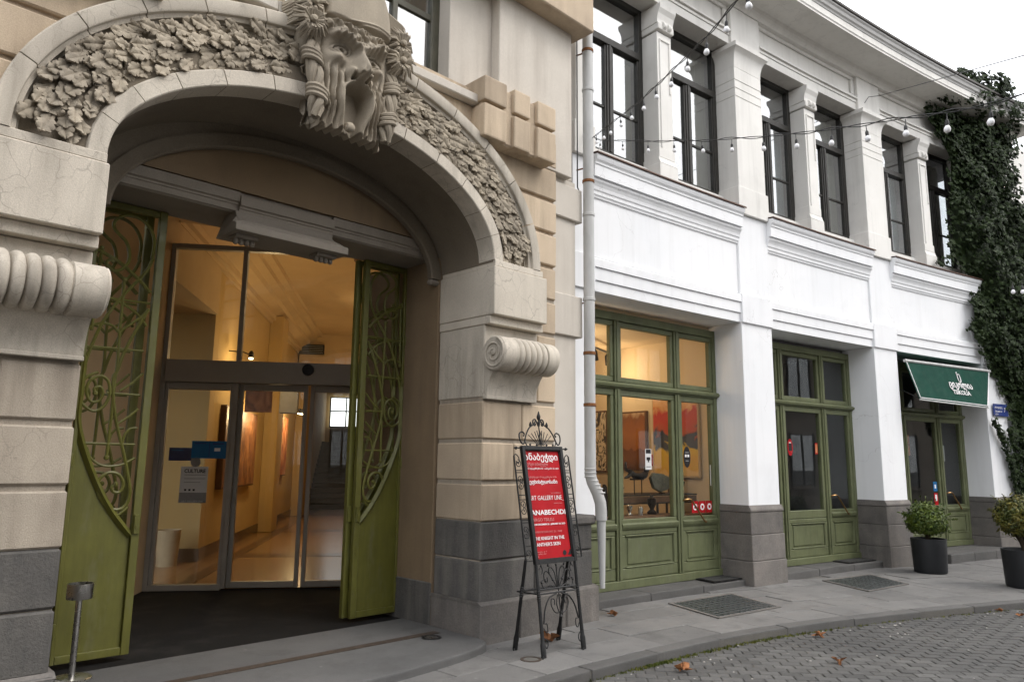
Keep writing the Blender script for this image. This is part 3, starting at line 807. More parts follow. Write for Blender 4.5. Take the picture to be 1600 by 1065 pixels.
# ---- oak-leaf garland
gar = thing_part('garland', SB)
rg = random.Random(17)
def oak_leaf(seed):
    r_ = random.Random(seed); ns, nc = 40, 7
    L, W = 1., .33
    vs, fs, vs_ = [], [], []
    ph = r_.uniform(-.2, .2)
    bend = r_.uniform(.05, .16)
    for i in range(ns+1):
        t = i/ns
        env = math.sin(math.pi*min(1., t*.93+.05))**.6*(.55+.6*t if t < .7 else .97-(t-.7)*.5)
        lob = .45+.55*abs(math.sin(math.pi*(t*4.3+ph)))**.38
        w = W*env*lob
        if i == ns: w *= .35
        for j in range(nc):
            u = j/(nc-1)*2-1
            x = u*w; y = t*L+abs(u)*.07*math.sin(math.pi*t)
            z = .06*math.sin(math.pi*t)+bend*t*t*1.2+.06*abs(u)**1.6*(.35+.65*lob)*(.4+.6*t)-.05*abs(u)**4
            z += .07*math.sin(t*11+seed*1.7)*abs(u)*(1 if u > 0 else -1)*.6
            z -= .05*math.exp(-(u/.2)**2)
            vs.append((x, y, z))
    for i in range(ns):
        for j in range(nc-1):
            a = i*nc+j; fs.append((a, a+1, a+nc+1, a+nc))
    # thin underside
    k = len(vs); nv = k
    for (x, y, z) in vs[:nv]: vs_.append((x*.94, y*.98, z-.10))
    vs += vs_
    fs += [tuple(i+nv for i in f[::-1]) for f in fs[:]]
    ed = [i*nc for i in range(ns+1)]+[ns*nc+j for j in range(1, nc)]+[i*nc+nc-1 for i in range(ns-1, -1, -1)]+[j for j in range(nc-2, 0, -1)]
    m = len(ed)
    fs += [(ed[i], ed[(i+1) % m], nv+ed[(i+1) % m], nv+ed[i]) for i in range(m)]
    return MB().add(vs, fs).mesh('leaf', 'carve', 0, True)
leafs = [oak_leaf(i) for i in range(8)]
acorn = MB().lathe([(.002, .08), (.02, .07), (.03, .045), (.03, .02), (.037, .018), (.038, 0), (.03, -.018), (.006, -.024)], (0, 0, 0), 10).mesh('acorn', 'carve', 0, True)
N = 46
def place(me, name, th, o, y, ang, size, tilt=0., roll=0.):
    p = Vector(arch(th, o, y)); q = Vector(arch(th+.01, o, y)); tang = (q-p).normalized()   # toward the left
    out = Vector((0, -1, 0)); nrm = out.cross(tang).normalized()
    if nrm.dot(Vector(arch(th, o+.1, y))-p) < 0: nrm = -nrm
    d = tang*math.cos(ang)+nrm*math.sin(ang)
    xax = d.cross(out).normalized()
    Mx = Matrix((xax, d, out)).transposed().to_4x4()
    Mx = Mx @ Matrix.Rotation(tilt, 4, 'X') @ Matrix.Rotation(roll, 4, 'Y') @ Matrix.Scale(size, 4)
    Mx.translation = p
    ob = obj(name, me); ob.parent = gar; ob.matrix_local = Mx
    return ob
for side_ in (0, 1):
    for i in range(36):
        t = (i+.5)/36
        th0 = .10+t*(math.pi/2-.19)
        th = th0 if side_ == 0 else math.pi-th0
        for row, oo in enumerate((.215, .28, .345, .405)):
            dth = ((row % 2)*.5)*.042
            s_ = rg.uniform(.15, .195)
            # leaves grow from the springers to the crown and droop inward
            base = (0 if side_ == 0 else math.pi)
            ang = base+(1 if side_ == 0 else -1)*(rg.uniform(-.35, .35)+(.40, .15, -.15, -.45)[row]*(.7))
            ang += math.pi                     # tips point down the arch
            place(leafs[rg.randrange(8)], 'leaf', th+dth*(1 if side_ == 0 else -1), oo+(.05 if side_ == 1 else .0)*0+rg.uniform(-.02, .02), 5.160-.036*math.sin(math.pi*(oo-.13)/.37)-.012*((i*2+row) % 3)-rg.uniform(0, .012), ang, s_, rg.uniform(-.02, .22), rg.uniform(-.3, .3))
        if i % 2 == 0:
            place(acorn, 'acorn', th, rg.uniform(.22, .40), 5.105, rg.uniform(0, 6.28), .62, rg.uniform(-1.3, -.4))
# ------------------------------------------------------------------ carved mask keystone
mask = thing_part('mask', SB)
MX, MY = 2.995, 5.09
def ga(x, s): return math.exp(-(x/s)**2)
def sm(e0, e1, x):
    t = max(0., min(1., (x-e0)/(e1-e0))); return t*t*(3-2*t)
def mask_h(u, z):
    au = abs(u)
    if z < 4.75: w = .285+.03*sm(4.2, 4.75, z)
    elif z < 5.13: w = .315+.02*sm(4.75, 5.1, z)
    else: w = .345*math.sqrt(max(.02, 1-max(0, (z-5.2)/.46)**2))
    q = 1-(au/w)**2
    h = .175*max(q, 0.)**.24 if q > 0 else -.06
    e = sm(0, .35, q)
    # forehead and hat
    hat = sm(5.115, 5.15, z-.10*au*au*4*.5)
    h += .055*hat*e
    for zz in (5.135, 5.165): h += .016*ga(z-zz-.03*math.sin(u*9), .009)*e
    # hair fringe
    fr = sm(5.0, 5.05, z+.05*math.cos(u*7))*(1-sm(5.10, 5.13, z))
    h += fr*(.045+.020*math.sin(u*52+math.sin(z*46+u*9)*2.4)+.008*math.sin(u*170+z*60))*e
    # brows, frowning
    zb = 4.945+.45*(au-.04)-1.0*max(0, au-.17)**1.0*.55
    h += .085*ga(z-zb, .030)*sm(.0, .04, au)*(1-sm(.22, .29, au))*(1+.12*math.sin(au*120+z*60))
    h += .03*ga(u, .03)*ga(z-4.965, .03)
    # eyes
    h -= .095*ga(au-.15, .072)*ga(z-4.890, .040)
    dx, dz = (au-.158)/.064, (z-4.886+.10*(au-.158))/.036
    ee = dx*dx+dz*dz
    if ee < 1: h += .075*math.sqrt(1-ee)+.004
    h += .034*ga(math.sqrt(ee)-1.22, .16)*(1 if dz > 0 else .7)
    if ((au-.150)/.018)**2+((z-4.886)/.019)**2 < 1: h -= .04
    h += .012*ga(au-.155, .06)*ga(z-4.835, .011)          # lower lid
    # nose
    if z < 5.0:
        t = sm(4.96, 4.70, z) if False else 1-sm(4.70, 4.96, z)
        fall = sm(4.635, 4.70, z)
        h += (.06+.125*t)*ga(u, .034+.030*t)*fall*(1-sm(4.93, 5.0, z))
        h += .055*ga(au-.088, .034)*ga(z-4.710, .036)
        h -= .08*ga(au-.055, .020)*ga(z-4.668, .016)
    # cheeks
    h += .065*ga(au-.195, .06)*ga(z-4.805, .042)
    h -= .035*ga(au-.145, .025)*ga(z-4.745, .06)
    # open mouth
    mw_ = .112-.045*(1-sm(4.26, 4.50, z))-.09*max(0, (z-4.56))/.09*sm(4.54, 4.64, z)
    inside = sm(mw_+.012, mw_-.022, au) if False else 1-sm(mw_-.022, mw_+.012, au)
    inside *= (1-sm(4.60, 4.645, z))
    h -= inside*.15
    rim = ga(au-mw_-.028, .022)*(1-sm(4.64, 4.68, z))
    h += .055*rim
    # moustache and beard folds
    fl = sm(mw_+.02, mw_+.07, au)*(1-sm(4.66, 4.78, z))
    h += fl*.030*math.sin((au+.014*math.sin(z*11+u*9)+.006*math.sin(z*29))*2*math.pi/(.040+.03*au)+.7+(.9 if u > 0 else 0))
    h += fl*.008*math.sin(au*300+z*8)
    # the beard thins towards its ragged lower end
    return h*(.55+.45*sm(4.24, 4.50, z)) if h > 0 else h
nu, nz_ = 150, 230
vs, fs = [], []
for j in range(nz_+1):
    zt = j/nz_
    for i in range(nu+1):
        u = -.37+.74*i/nu
        zbot = 4.262+.018*math.sin(abs(u)*83+(1 if u > 0 else 0))-.04*abs(u)
        z = zbot+(5.66-zbot)*zt
        vs.append((MX+u, MY-mask_h(u, z), z))
for j in range(nz_):
    for i in range(nu):
        a = j*(nu+1)+i; fs.append((a, a+1, a+nu+2, a+nu+1))
# close the underside
k0 = len(vs)
for i in range(nu+1): vs.append((vs[i][0], MY+.08, vs[i][2]+.01))
for i in range(nu): fs.append((i+1, i, k0+i, k0+i+1))
MB().add(vs, fs).build('face', 'carve', mask, 0, 'all')
MB().lathe([(.002, -.045), (.03, -.036), (.042, -.01), (.042, .01), (.03, .036), (.002, .045)], (MX-.02, MY-.11, 4.285), 14, (1, .2, .1)).build('tongue', 'carve', mask, 0, True)
rmk = random.Random(4)
for sg in (-1, 1):
    def axis(t, sg=sg): return Vector((MX+sg*(.375-.05*t+.012*math.sin(t*7)), 5.055-.06*math.sin(t*2.2)-.02, 4.93-.66*t))
    for s3 in range(4):
        pts = []
        for k in range(40):
            t = k/39; c = axis(t); a = s3*math.pi/2+t*5.5*sg; rr = .036*(.75+.45*math.sin(t*math.pi*3)**2)
            pts.append((c.x+rr*math.cos(a), c.y+rr*math.sin(a), c.z))
        MB().tube(pts, [.033*(1-.35*max(0, k/39-.8)*5) for k in range(40)], 8).build('braid_strand', 'carve', mask, 0, True)
    for tb in (.20, .255, .31, .66, .715, .77):
        c = axis(tb); pts = []
        for k in range(17):
            a = 2*math.pi*k/16; pts.append((c.x+.070*math.cos(a), c.y+.070*math.sin(a), c.z+.018*math.cos(a*1)*sg))
        MB().tube(pts, .021, 7).build('braid_band', 'carve', mask, 0, True)
    # tassel flowers
    for (fx, fz, R_) in ((.425, 5.185, .155), (.43, 5.03, .16)):
        c = Vector((MX+sg*fx, 4.93, fz)); fm = MB()
        for k in range(44):
            a = 2*math.pi*k/44+rmk.uniform(-.05, .05); f_ = rmk.uniform(.0, .5); L = R_*rmk.uniform(.8, 1.08)
            d = Vector((math.cos(a), -f_+.28, math.sin(a))).normalized()
            e = c+d*L+Vector((0, .035, 0))
            fm.tube([c+d*.02, c+d*L*.55-Vector((0, .022, 0)), e], [.008, .015, .006], 5)
        fm.build('tassel_flower', 'carve', mask, 0, True)
        MB().lathe([(.002, -.04), (.022, -.034), (.032, -.01), (.02, .02)], c-Vector((0, .02, 0)), 10, (0, 1, 0)).build('flower_heart', 'carve', mask, 0, True)
    hb = MB()
    for k in range(26):
        a = k/25*1.5
        x0 = MX+sg*(.30+.03*a); z0 = 5.42-.012*k*1.0
        hb.tube([(MX+sg*.30, 5.0, 5.46-.012*k), (MX+sg*(.47+.02*math.sin(k)), 5.0, 5.40-.013*k), (MX+sg*(.60+.012*math.sin(k*2.3)), 5.10, 5.33-.015*k)], [.016, .02, .008], 6)
    hb.build('side_hair', 'carve', mask, 0, True)
    MB().lathe([(.02, -.3), (.11, -.2), (.13, 0), (.10, .2), (.02, .3)], (MX+sg*.36, 5.1, 5.02), 14).build('side_block', 'carve', mask, 0, True)

# ------------------------------------------------------------------ wrought-iron gate leaves
GY = 6.47
FREE_R, HINGE_R = 4.128, 4.672        # right leaf between these x
GZ0, GZ1 = .105, 3.70
def px_gate(px, py):
    d = FWD*1154.16+r2*(px-800)-u2*(py-532.5); k = GY/d.y
    return (d.x*k-FREE_R, 1.6+d.z*k)   # u from free edge, z
def cropA(L): return [px_gate(535+a/4.84, 400+b/4.84) for a, b in L]
def cropB(L): return [px_gate(535+a/4.43, 600+b/4.43) for a, b in L]
GATE_W = HINGE_R-FREE_R
BARS = []   # (points, radius)
BARS.append((cropA([(212, 330), (212, 250), (225, 190), (262, 140), (315, 122), (372, 145), (405, 195), (402, 235), (375, 262), (345, 285), (325, 330), (318, 385), (335, 440), (372, 474), (402, 465), (413, 440), (400, 420), (382, 428)]), .011))
BARS.append((cropA([(208, 330), (225, 400), (262, 485), (325, 610), (385, 760), (418, 900), (435, 1010)])+cropB([(405, 120), (412, 230), (405, 330)]), .011))
BARS.append((cropA([(193, 640), (240, 790), (278, 930), (296, 1040)])+cropB([(282, 110), (268, 230), (240, 350), (200, 480), (162, 620), (140, 720), (150, 790), (190, 812), (240, 780), (275, 710), (278, 650), (245, 612), (200, 622), (175, 670), (185, 715), (210, 715), (222, 690), (208, 672)]), .011))
BARS.append((cropB([(345, 90), (385, 120), (408, 180), (395, 250), (345, 292), (305, 265), (288, 200), (300, 130), (335, 108), (372, 140), (378, 200), (355, 245), (325, 235), (315, 195), (328, 165), (350, 175), (345, 200)]), .010))
BARS.append((cropA([(326, 505), (320, 620), (312, 800), (300, 1000)])+cropB([(275, 120), (268, 300), (262, 530)]), .010))
BARS.append((cropA([(442, 372), (438, 560), (432, 840)]), .010))
BARS.append((cropA([(196, 540), (240, 500), (290, 460), (370, 412), (470, 382)]), .012))
BARS.append((cropA([(190, 605), (330, 628), (468, 652)]), .008))
BARS.append((cropA([(188, 900), (320, 915), (466, 935)]), .008))
BARS.append((cropB([(158, 183), (230, 187), (300, 190)]), .008))
BARS.append((cropB([(150, 456), (260, 458), (368, 460)]), .008))
BARS.append((cropA([(192, 745), (240, 690), (300, 655), (360, 640)]), .009))
BARS.append((cropA([(318, 815), (345, 790), (385, 785), (425, 805), (452, 840)]), .009))
BARS.append((cropA([(196, 655), (250, 735), (318, 820)]), .009))
BARS.append((cropB([(160, 60), (205, 125), (248, 172)]), .008))
BARS.append((cropB([(158, 258), (200, 312), (240, 352)]), .008))
BARS.append((cropB([(150, 365), (178, 370), (198, 400), (206, 455)]), .008))
BARS.append((cropB([(140, 530), (200, 570), (270, 575), (320, 540), (345, 480)]), .008))
BARS.append((cropB([(138, 800), (165, 830), (190, 850)]), .008))
ARC = cropB([(418, 20), (424, 120), (420, 230), (402, 340), (372, 440), (330, 560), (280, 680), (225, 790), (165, 885), (112, 958)])
BALLS = cropA([(326, 505), (442, 370), (485, 410)])+cropB([(262, 532), (208, 672), (345, 200)])
def gate_leaf(name, label, mirror, dx=0., dy=0., group=None):
    xf = (lambda u: FREE_R+u+dx) if not mirror else (lambda u: 2.128-u-dx)
    y = GY+dy
    root = thing(name, label, 'gate', (xf(GATE_W/2), y, .07), group)
    def bx(nm, u0, u1, y0, y1, z0, z1, b=.004):
        a, c = sorted((xf(u0), xf(u1))); BX(nm, 'gate', root, a, c, y+y0, y+y1, z0, z1, b)
    bx('stile', 0, .062, -.025, .03, GZ0, GZ1); bx('stile', GATE_W-.03, GATE_W, -.02, .03, GZ0, GZ1)
    bx('top_rail', .063, GATE_W-.031, -.02, .028, GZ1-.055, GZ1-.002); bx('bottom_rail', .063, GATE_W-.031, -.022, .022, GZ0+.002, GZ0+.06)
    A = [p for p in spline([(max(.05, min(a, GATE_W-.02)), b, 0) for a, b in ARC], 5)]
    m_ = MB().tube([(xf(p.x), y-.004, p.y) for p in A], .027, 4); m_.build('arc_rail', 'gate', root, 0)
    poly = [(p.x, p.y-.004) for p in A]+[(.055, GZ0+.05), (GATE_W-.025, GZ0+.05), (GATE_W-.025, A[0].y)]
    MB().prism(poly, lambda a, b, t: (xf(a), t, b), y+.004, y+.010).build('sheet_panel', 'gate', root)
    for pts, r_ in BARS:
        P = spline([(max(.04, min(a, GATE_W-.012)), b, 0) for a, b in pts], 5)
        MB().tube([(xf(p.x), y, p.y) for p in P], r_*1.28, 6).build('bar', 'gate', root, 0, True)
    bx('lock_box', .008, .054, -.045, -.026, 1.02, 1.17, .004); bx('lock_plate', .02, .042, -.052, -.0455, 1.06, 1.09, .002)
    for zh in (.35, 1.6, 2.9):
        MB().lathe([(.016, -.05), (.018, -.045), (.018, .045), (.016, .05)], (xf(GATE_W), y-.024, zh), 10).build('hinge', 'gate', root, 0, True)
    for a, b in BALLS:
        MB().lathe([(.003, -.02), (.016, -.014), (.021, 0), (.016, .014), (.003, .02)], (xf(min(a, GATE_W-.02)), y-.004, b), 8).build('knob', 'gate', root, 0, True)
    return root
gate_leaf('gate_leaf', 'green wrought-iron gate leaf standing left of the glass doors', True)
gate_leaf('gate_leaf', 'green wrought-iron gate leaf standing right of the glass doors', False)
gate_leaf('gate_leaf', 'second green gate leaf folded behind the left one', True, .06, .14)
gate_leaf('gate_leaf', 'second green gate leaf folded behind the right one', False, -.045, .08)

# ------------------------------------------------------------------ vestibule, glass doors, corridor
NG = 9.76
FZ = .068
VW = thing_part  # alias
def S_(o): return struct(o)
S_(TB('vestibule_wall', 'plank', None, -3.3, -2.985, 6.9, NG+.1, 0, 6.2))
S_(TB('vestibule_wall', 'plank', None, -.02, .2, 8.45, NG+.1, 0, 6.2))
vc = MB(); vc.prism([(.9, 6.4), (4.75, 6.4), (6.35, 8.8), (3.0, 10.1)], lambda a, b, t: (a, b, t), 4.75, 4.85); S_(vc.build('vestibule_ceiling', 'plank'))
GD = thing('glass_doors', 'tall glass entrance with grey aluminium frame, transom panes and sliding doors', 'glass doors', tn(-1.5, NG, FZ))
def FR(name, t0, t1, z0, z1, n0=-.05, n1=.05): return TB(name, 'alu', GD, t0, t1, NG+n0, NG+n1, z0, z1, .004)
FR('frame_post', -2.985, -2.93, .06, 4.36); FR('frame_post', -2.10, -2.045, .08, 4.31); FR('frame_post', -.09, -.03, .06, 4.36)
FR('header', -2.93, -.09, 2.572, 2.85, -.09, .07); FR('top_rail', -2.93, -.09, 4.30, 4.36); FR('sill_rail', -2.93, -2.10, .06, .13)
FR('frame_post', -1.21, -1.18, 2.85, 4.30) if False else None
for k, (t0, t1, dn) in enumerate(((-2.93, -2.10, 0.), (-2.045, -1.20, .05), (-1.165, -.30, .05))):
    leaf = thing_part('sliding_door' if k else 'side_light', GD)
    def fr(a, b, c, d): TB('door_frame', 'alu', leaf, a, b, NG+dn-.03, NG+dn+.03, c, d, .004)
    if k:
        fr(t0, t0+.05, .075, 2.568); fr(t1-.05, t1, .075, 2.568); fr(t0+.051, t1-.051, .075, .15); fr(t0+.051, t1-.051, 2.49, 2.568)
        TB('pane', 'glass_d', leaf, t0+.045, t1-.045, NG+dn-.003, NG+dn+.003, .14, 2.5)
    else:
        fr(t0+.002, t0+.045, .132, 2.57); fr(t1-.045, t1-.002, .132, 2.57); fr(t0+.046, t1-.046, 2.48, 2.57)
        TB('pane', 'glass_d', leaf, t0+.04, t1-.04, NG+dn-.003, NG+dn+.003, .13, 2.49)
TB('pane', 'glass_d', GD, -2.935, -2.095, NG-.003, NG+.003, 2.85, 4.305)
TB('pane', 'glass_d', GD, -2.05, -.085, NG-.003, NG+.003, 2.85, 4.305)
sen = MB().lathe([(.005, -.055), (.07, -.05), (.075, 0), (.07, .0)], tn(-1.2, NG-.09, 2.76), 18, tn(0, 1, 0)); sen.build('motion_sensor', 'black', GD, 0, True)
# poster and stickers on the side light
UX, UZ = Vector(tn(1, 0, 0)), Vector((0, 0, 1))
def stick(name, label, cat, mat, t0, t1, z0, z1, dn=-.006):
    o = TB(name, mat, None, t0, t1, NG+dn-.002, NG+dn, z0, z1); tag(o, label, cat); return o
cp = thing('culture_poster', 'black and white culture poster stuck on the left glass panel', 'poster', tn(-2.5, NG-.01, 1.1))
TB('sheet', 'paper', cp, -2.665, -2.345, NG-.0085, NG-.006, 1.09, 1.53)
TB('photo_strip', 'grey', cp, -2.665, -2.345, NG-.0105, NG-.0085, 1.09, 1.215)
lettering('CULTURE', .062, 'black', cp, tn(-2.625, NG-.0105, 1.455), UX, UZ, bold=.0018, width=.25)
for k in range(3): TB('text_line', 'grey', cp, -2.62, -2.37-.06*(k == 2), NG-.0095, NG-.0085, 1.425-k*.045, 1.432-k*.045)
for k in range(3): TB('emblem', 'black', cp, -2.61+k*.05, -2.585+k*.05, NG-.0095, NG-.0085, 1.235, 1.258)
lettering('ART GALLERY LINE', .028, 'paper', cp, tn(-2.63, NG-.0115, 1.1), UX, UZ, width=.25)
bs = thing('blue_sticker', 'bright blue rectangular sticker on the left glass panel beside the door post', 'sticker', tn(-2.35, NG-.01, 1.63))
TB('sheet', 'bluest', bs, -2.56, -2.13, NG-.009, NG-.006, 1.63, 1.845)
TB('pale_field', 'ink', bs, -2.29, -2.22, NG-.0105, NG-.009, 1.72, 1.76); TB('text_line', 'plaq', bs, -2.53, -2.39, NG-.0105, NG-.009, 1.81, 1.822); TB('text_line', 'plaq', bs, -2.31, -2.18, NG-.0105, NG-.009, 1.805, 1.82); TB('divider', 'plaq', bs, -2.352, -2.346, NG-.0105, NG-.009, 1.65, 1.83)
ds = thing('dark_blue_sticker', 'dim blue sticker partly behind the bright one on the glass', 'sticker', tn(-2.7, NG+.02, 1.55))
TB('sheet', 'plaq', ds, -2.83, -2.56, NG+.02, NG+.023, 1.60, 1.76); TB('text_line', 'bluest', ds, -2.80, -2.66, NG+.018, NG+.02, 1.72, 1.735)
MB().lathe([(.06, 0), (.06, .002)], tn(-2.50, NG-.009, 1.585), 20, tn(0, 1, 0)).build('round_sticker', 'grey'); tag(bpy.context.scene.objects['round_sticker'], 'round grey sticker under the bright blue one on the glass', 'sticker')

# corridor shell
WT = -3.05                       # left wall of the corridor
S_(TB('corridor_floor', 'cfloor', None, -6.2, .1, NG+.06, 32, -.1, .07))
for n0, n1 in ((12.9, 13.35), (17.4, 17.9), (22.5, 23.0)):
    S_(TB('corridor_floor_band', 'cfloor2', None, WT+.2, -.01, n0, n1, .068, .074))
S_(TB('corridor_floor_band', 'cfloor2', None, WT+.34, WT+.52, 10, 30, .0685, .0755))
S_(TB('corridor_ceiling', 'plank', None, -6.2, .1, NG+.06, 32, 5.3, 5.4))
S_(TB('corridor_wall', 'ochre', None, -6.0, WT, 12.42, 12.7, 0, 5.3))          # pier face
S_(TB('corridor_wall', 'ochre', None, WT-.3, WT-.001, 12.71, 24, 0, 5.3))
S_(TB('corridor_wall', 'ochre', None, -6.2, -6.0, NG, 12.7, 0, 5.3))
S_(TB('corridor_wall', 'ochre', None, WT-.3, -2.99, NG+.06, 10.9, 3.7, 5.3)) if False else None
S_(TB('corridor_wall', 'ochre', None, .0, .1, NG+.11, 31.2, 0, 5.3))
for n0 in (17.3, 22.3):
    S_(TB('corridor_pilaster', 'ochre', None, WT, WT+.30, n0, n0+.75, .07, 4.9, .01))
for n0, n1, t in ((12.40, 17.28, .02), (18.06, 22.28, .02)):
    S_(TB('skirting_board', 'cfloor2', None, WT, WT+t, n0, n1, .07, .26))
S_(TB('skirting_board', 'cfloor2', None, -5.9, WT+.02, 12.395, 12.419, .07, .26))
# ceiling cornice along the left side
def crn(t, a, b): return tn(WT+a, 10+14*t, b)
S_(MB().sweep([(0, 4.72), (.05, 4.72), (.06, 4.78), (.12, 4.80), (.13, 4.9), (.3, 5.0), (.34, 5.08), (.5, 5.12), (.52, 5.2), (.66, 5.22), (.68, 5.3), (0, 5.3)], crn, 1).build('ceiling_cornice', 'plank'))
S_(TB('corridor_beam', 'plank', None, -6, WT+.04, NG+.07, 12.41, 3.95, 5.3))
# far end: dark staircase rising to a landing window
stair = thing('staircase', 'dark staircase at the far end of the entrance corridor', 'staircase', tn(-2.3, 26, .07))
for k in range(14):
    TB('step', 'dfloor', stair, -3.0, -.6, 25.6+k*.3, 30.2, .07+k*.165, .07+(k+1)*.165, .01)
TB('side_wall', 'plank', stair, -3.35, -3.02, 24.1, 31, .07, 5.3)
TB('landing_wall', 'ochre', stair, -3.3, .9, 30.9, 31.1, 2.2, 5.3)
TB('dado', 'dfloor', stair, -2.85, -.1, 30.86, 30.898, 2.2, 3.0)
MB().tube([tn(-.62, 25.6, 1.0), tn(-.62, 29.6, 3.2)], .03, 8).build('handrail', 'plank', stair)
wn = thing('landing_window', 'bright four-pane window above the dark staircase', 'window', tn(-2.2, 30.8, 3.0))
TB('pane', 'winlit', wn, -2.85, -1.6, 30.80, 30.81, 3.02, 4.2)
for t in (-2.88, -2.25, -1.62): TB('glazing_bar', 'black', wn, t, t+.05, 30.74, 30.79, 3.0, 4.2)
for z in (2.99, 3.62, 4.17): TB('glazing_bar', 'black', wn, -2.88, -1.57, 30.75, 30.785, z, z+.05)
# paintings on the corridor wall
def wall_art(label, n0, n1, z0, z1, mat, off=.06, base=WT):
    r_ = thing('framed_painting', label, 'painting', tn(base, (n0+n1)/2, z0))
    TB('frame', 'wood', r_, base+.002, base+off, n0, n1, z0, z1, .004)
    TB('canvas', mat, r_, base+off+.0005, base+off+.006, n0+.03, n1-.03, z0+.03, z1-.03)
wall_art('large brown painting on the ochre corridor wall behind the door post', 13.2, 16.0, 1.13, 2.55, 'art_brown', .1)
wall_art('narrow rust painting farther along the corridor wall', 18.9, 20.4, 1.25, 2.75, 'art_rust', .08)
# wall spotlights (lit)
def wall_lamp(label, n, z, k, power):
    r_ = thing('wall_spotlight', label, 'lamp', tn(WT, n, z))
    MB().tube([tn(WT, n, z+.12), tn(WT+.25, n-.05, z+.1), tn(WT+.42, n-.06, z+.04)], .012, 6).build('arm', 'black', r_)
    for i in range(k):
        p = tn(WT+.40+.05*i, n-.1+i*.13, z)
        MB().lathe([(.05, 0), (.04, .09), (.015, .12)], p, 12).build('shade', 'black', r_, 0, True)
        MB().lathe([(.038, -.012), (.03, -.03), (.004, -.034)], p, 10).build('lit_bulb', 'lampw', r_, 0, True)
    li = bpy.data.lights.new('spotlight', 'POINT'); li.energy = power; li.color = (1., .70, .36); li.shadow_soft_size = .12
    lo = bpy.data.objects.new('spotlight', li); COL.objects.link(lo); lo.parent = r_; lo.location = Vector(tn(WT+.55, n, z-.12))-Vector(r_.location)
wall_lamp('pair of lit spotlights above the large brown painting', 15.2, 2.62, 2, 38)
wall_lamp('pair of lit spotlights above the narrow rust painting', 19.8, 2.85, 3, 40)
wall_lamp('lit spotlight on the near end of the corridor wall', 13.5, 3.4, 1, 22)
# emergency signs hanging
tag(TB('hanging_sign', 'art_brown', None, -2.62, -2.18, 13.0, 13.02, 2.42, 2.78), 'small dark hanging sign with a bird motif inside the corridor', 'sign')
tag(TB('wall_speaker', 'grey', None, -2.3, -1.95, 14.5, 14.6, 2.5, 2.95, .02), 'grey boxy wall speaker beside the corridor spotlights', 'speaker')
bn = MB().lathe([(.14, 0), (.17, .5), (.172, .52), (.16, .52), (.155, .48)], tn(-3.35, 11.9, .07), 20); tag(bn.build('waste_bin', 'bin', None, 0, True), 'beige round waste bin on the floor behind the left glass panel', 'bin')
tag(MB().lathe([(.06, 0), (.07, -.03), (.03, -.06)], tn(-.9, 13.5, 5.3), 14).build('smoke_detector', 'wood', None, 0, True), 'small round smoke detector on the corridor ceiling', 'detector')
vt = thing('ceiling_vent', 'dark rectangular air vent above the sliding doors', 'vent', tn(-1.2, 24, 4.6))
TB('frame', 'black', vt, -3.0, -2.3, 21.9, 22.0, 4.7, 4.98)
for k in range(5): TB('slat', 'grey', vt, -2.97, -2.33, 21.87, 21.895, 4.725+k*.05, 4.74+k*.05)
S_(TB('corridor_bulkhead', 'plank', None, -3.0, 0., 22.01, 22.25, 4.1, 5.3))
# ceiling lamps added to brighten the corridor; no such fixtures known
for i, n in enumerate((12.2, 17, 22)):
    r_ = thing('added_ceiling_lamp', ('nearest', 'middle', 'farthest')[i]+' added ceiling lamp brightening the entrance corridor', 'lamp', tn(-.45, n, 5.25))
    MB().lathe([(.16, .05), (.16, 0), (.12, -.03), (.01, -.035)], tn(-.45, n, 5.25), 18).build('added_lamp_shade', 'lampw', r_, 0, True)
    li = bpy.data.lights.new('added_ceiling_light', 'POINT'); li.energy = 17; li.color = (1., .74, .44); li.shadow_soft_size = .2
    lo = bpy.data.objects.new('added_ceiling_light', li); COL.objects.link(lo); lo.parent = r_; lo.location = Vector(tn(-.45, n, 5.05))-Vector(r_.location)

# ------------------------------------------------------------------ free-standing steel ashtray post at the left pier
ash = thing('ashtray_post', 'slim steel post with a cup ashtray in front of the left green gate', 'ashtray', (1.655, 6.13, .066))
P0 = (1.655, 6.13, .066)
MB().lathe([(.13, 0), (.13, .012), (.12, .02), (.03, .028)], P0, 28).build('base', 'steel', ash, 0, True)
MB().lathe([(.021, .025), (.021, .56)], P0, 16).build('pole', 'steel', ash, 0, True)
MB().lathe([(.03, .545), (.082, .55), (.086, .555), (.086, .655), (.078, .655), (.078, .58), (.01, .578)], P0, 30).build('cup', 'steel', ash, 0, True)
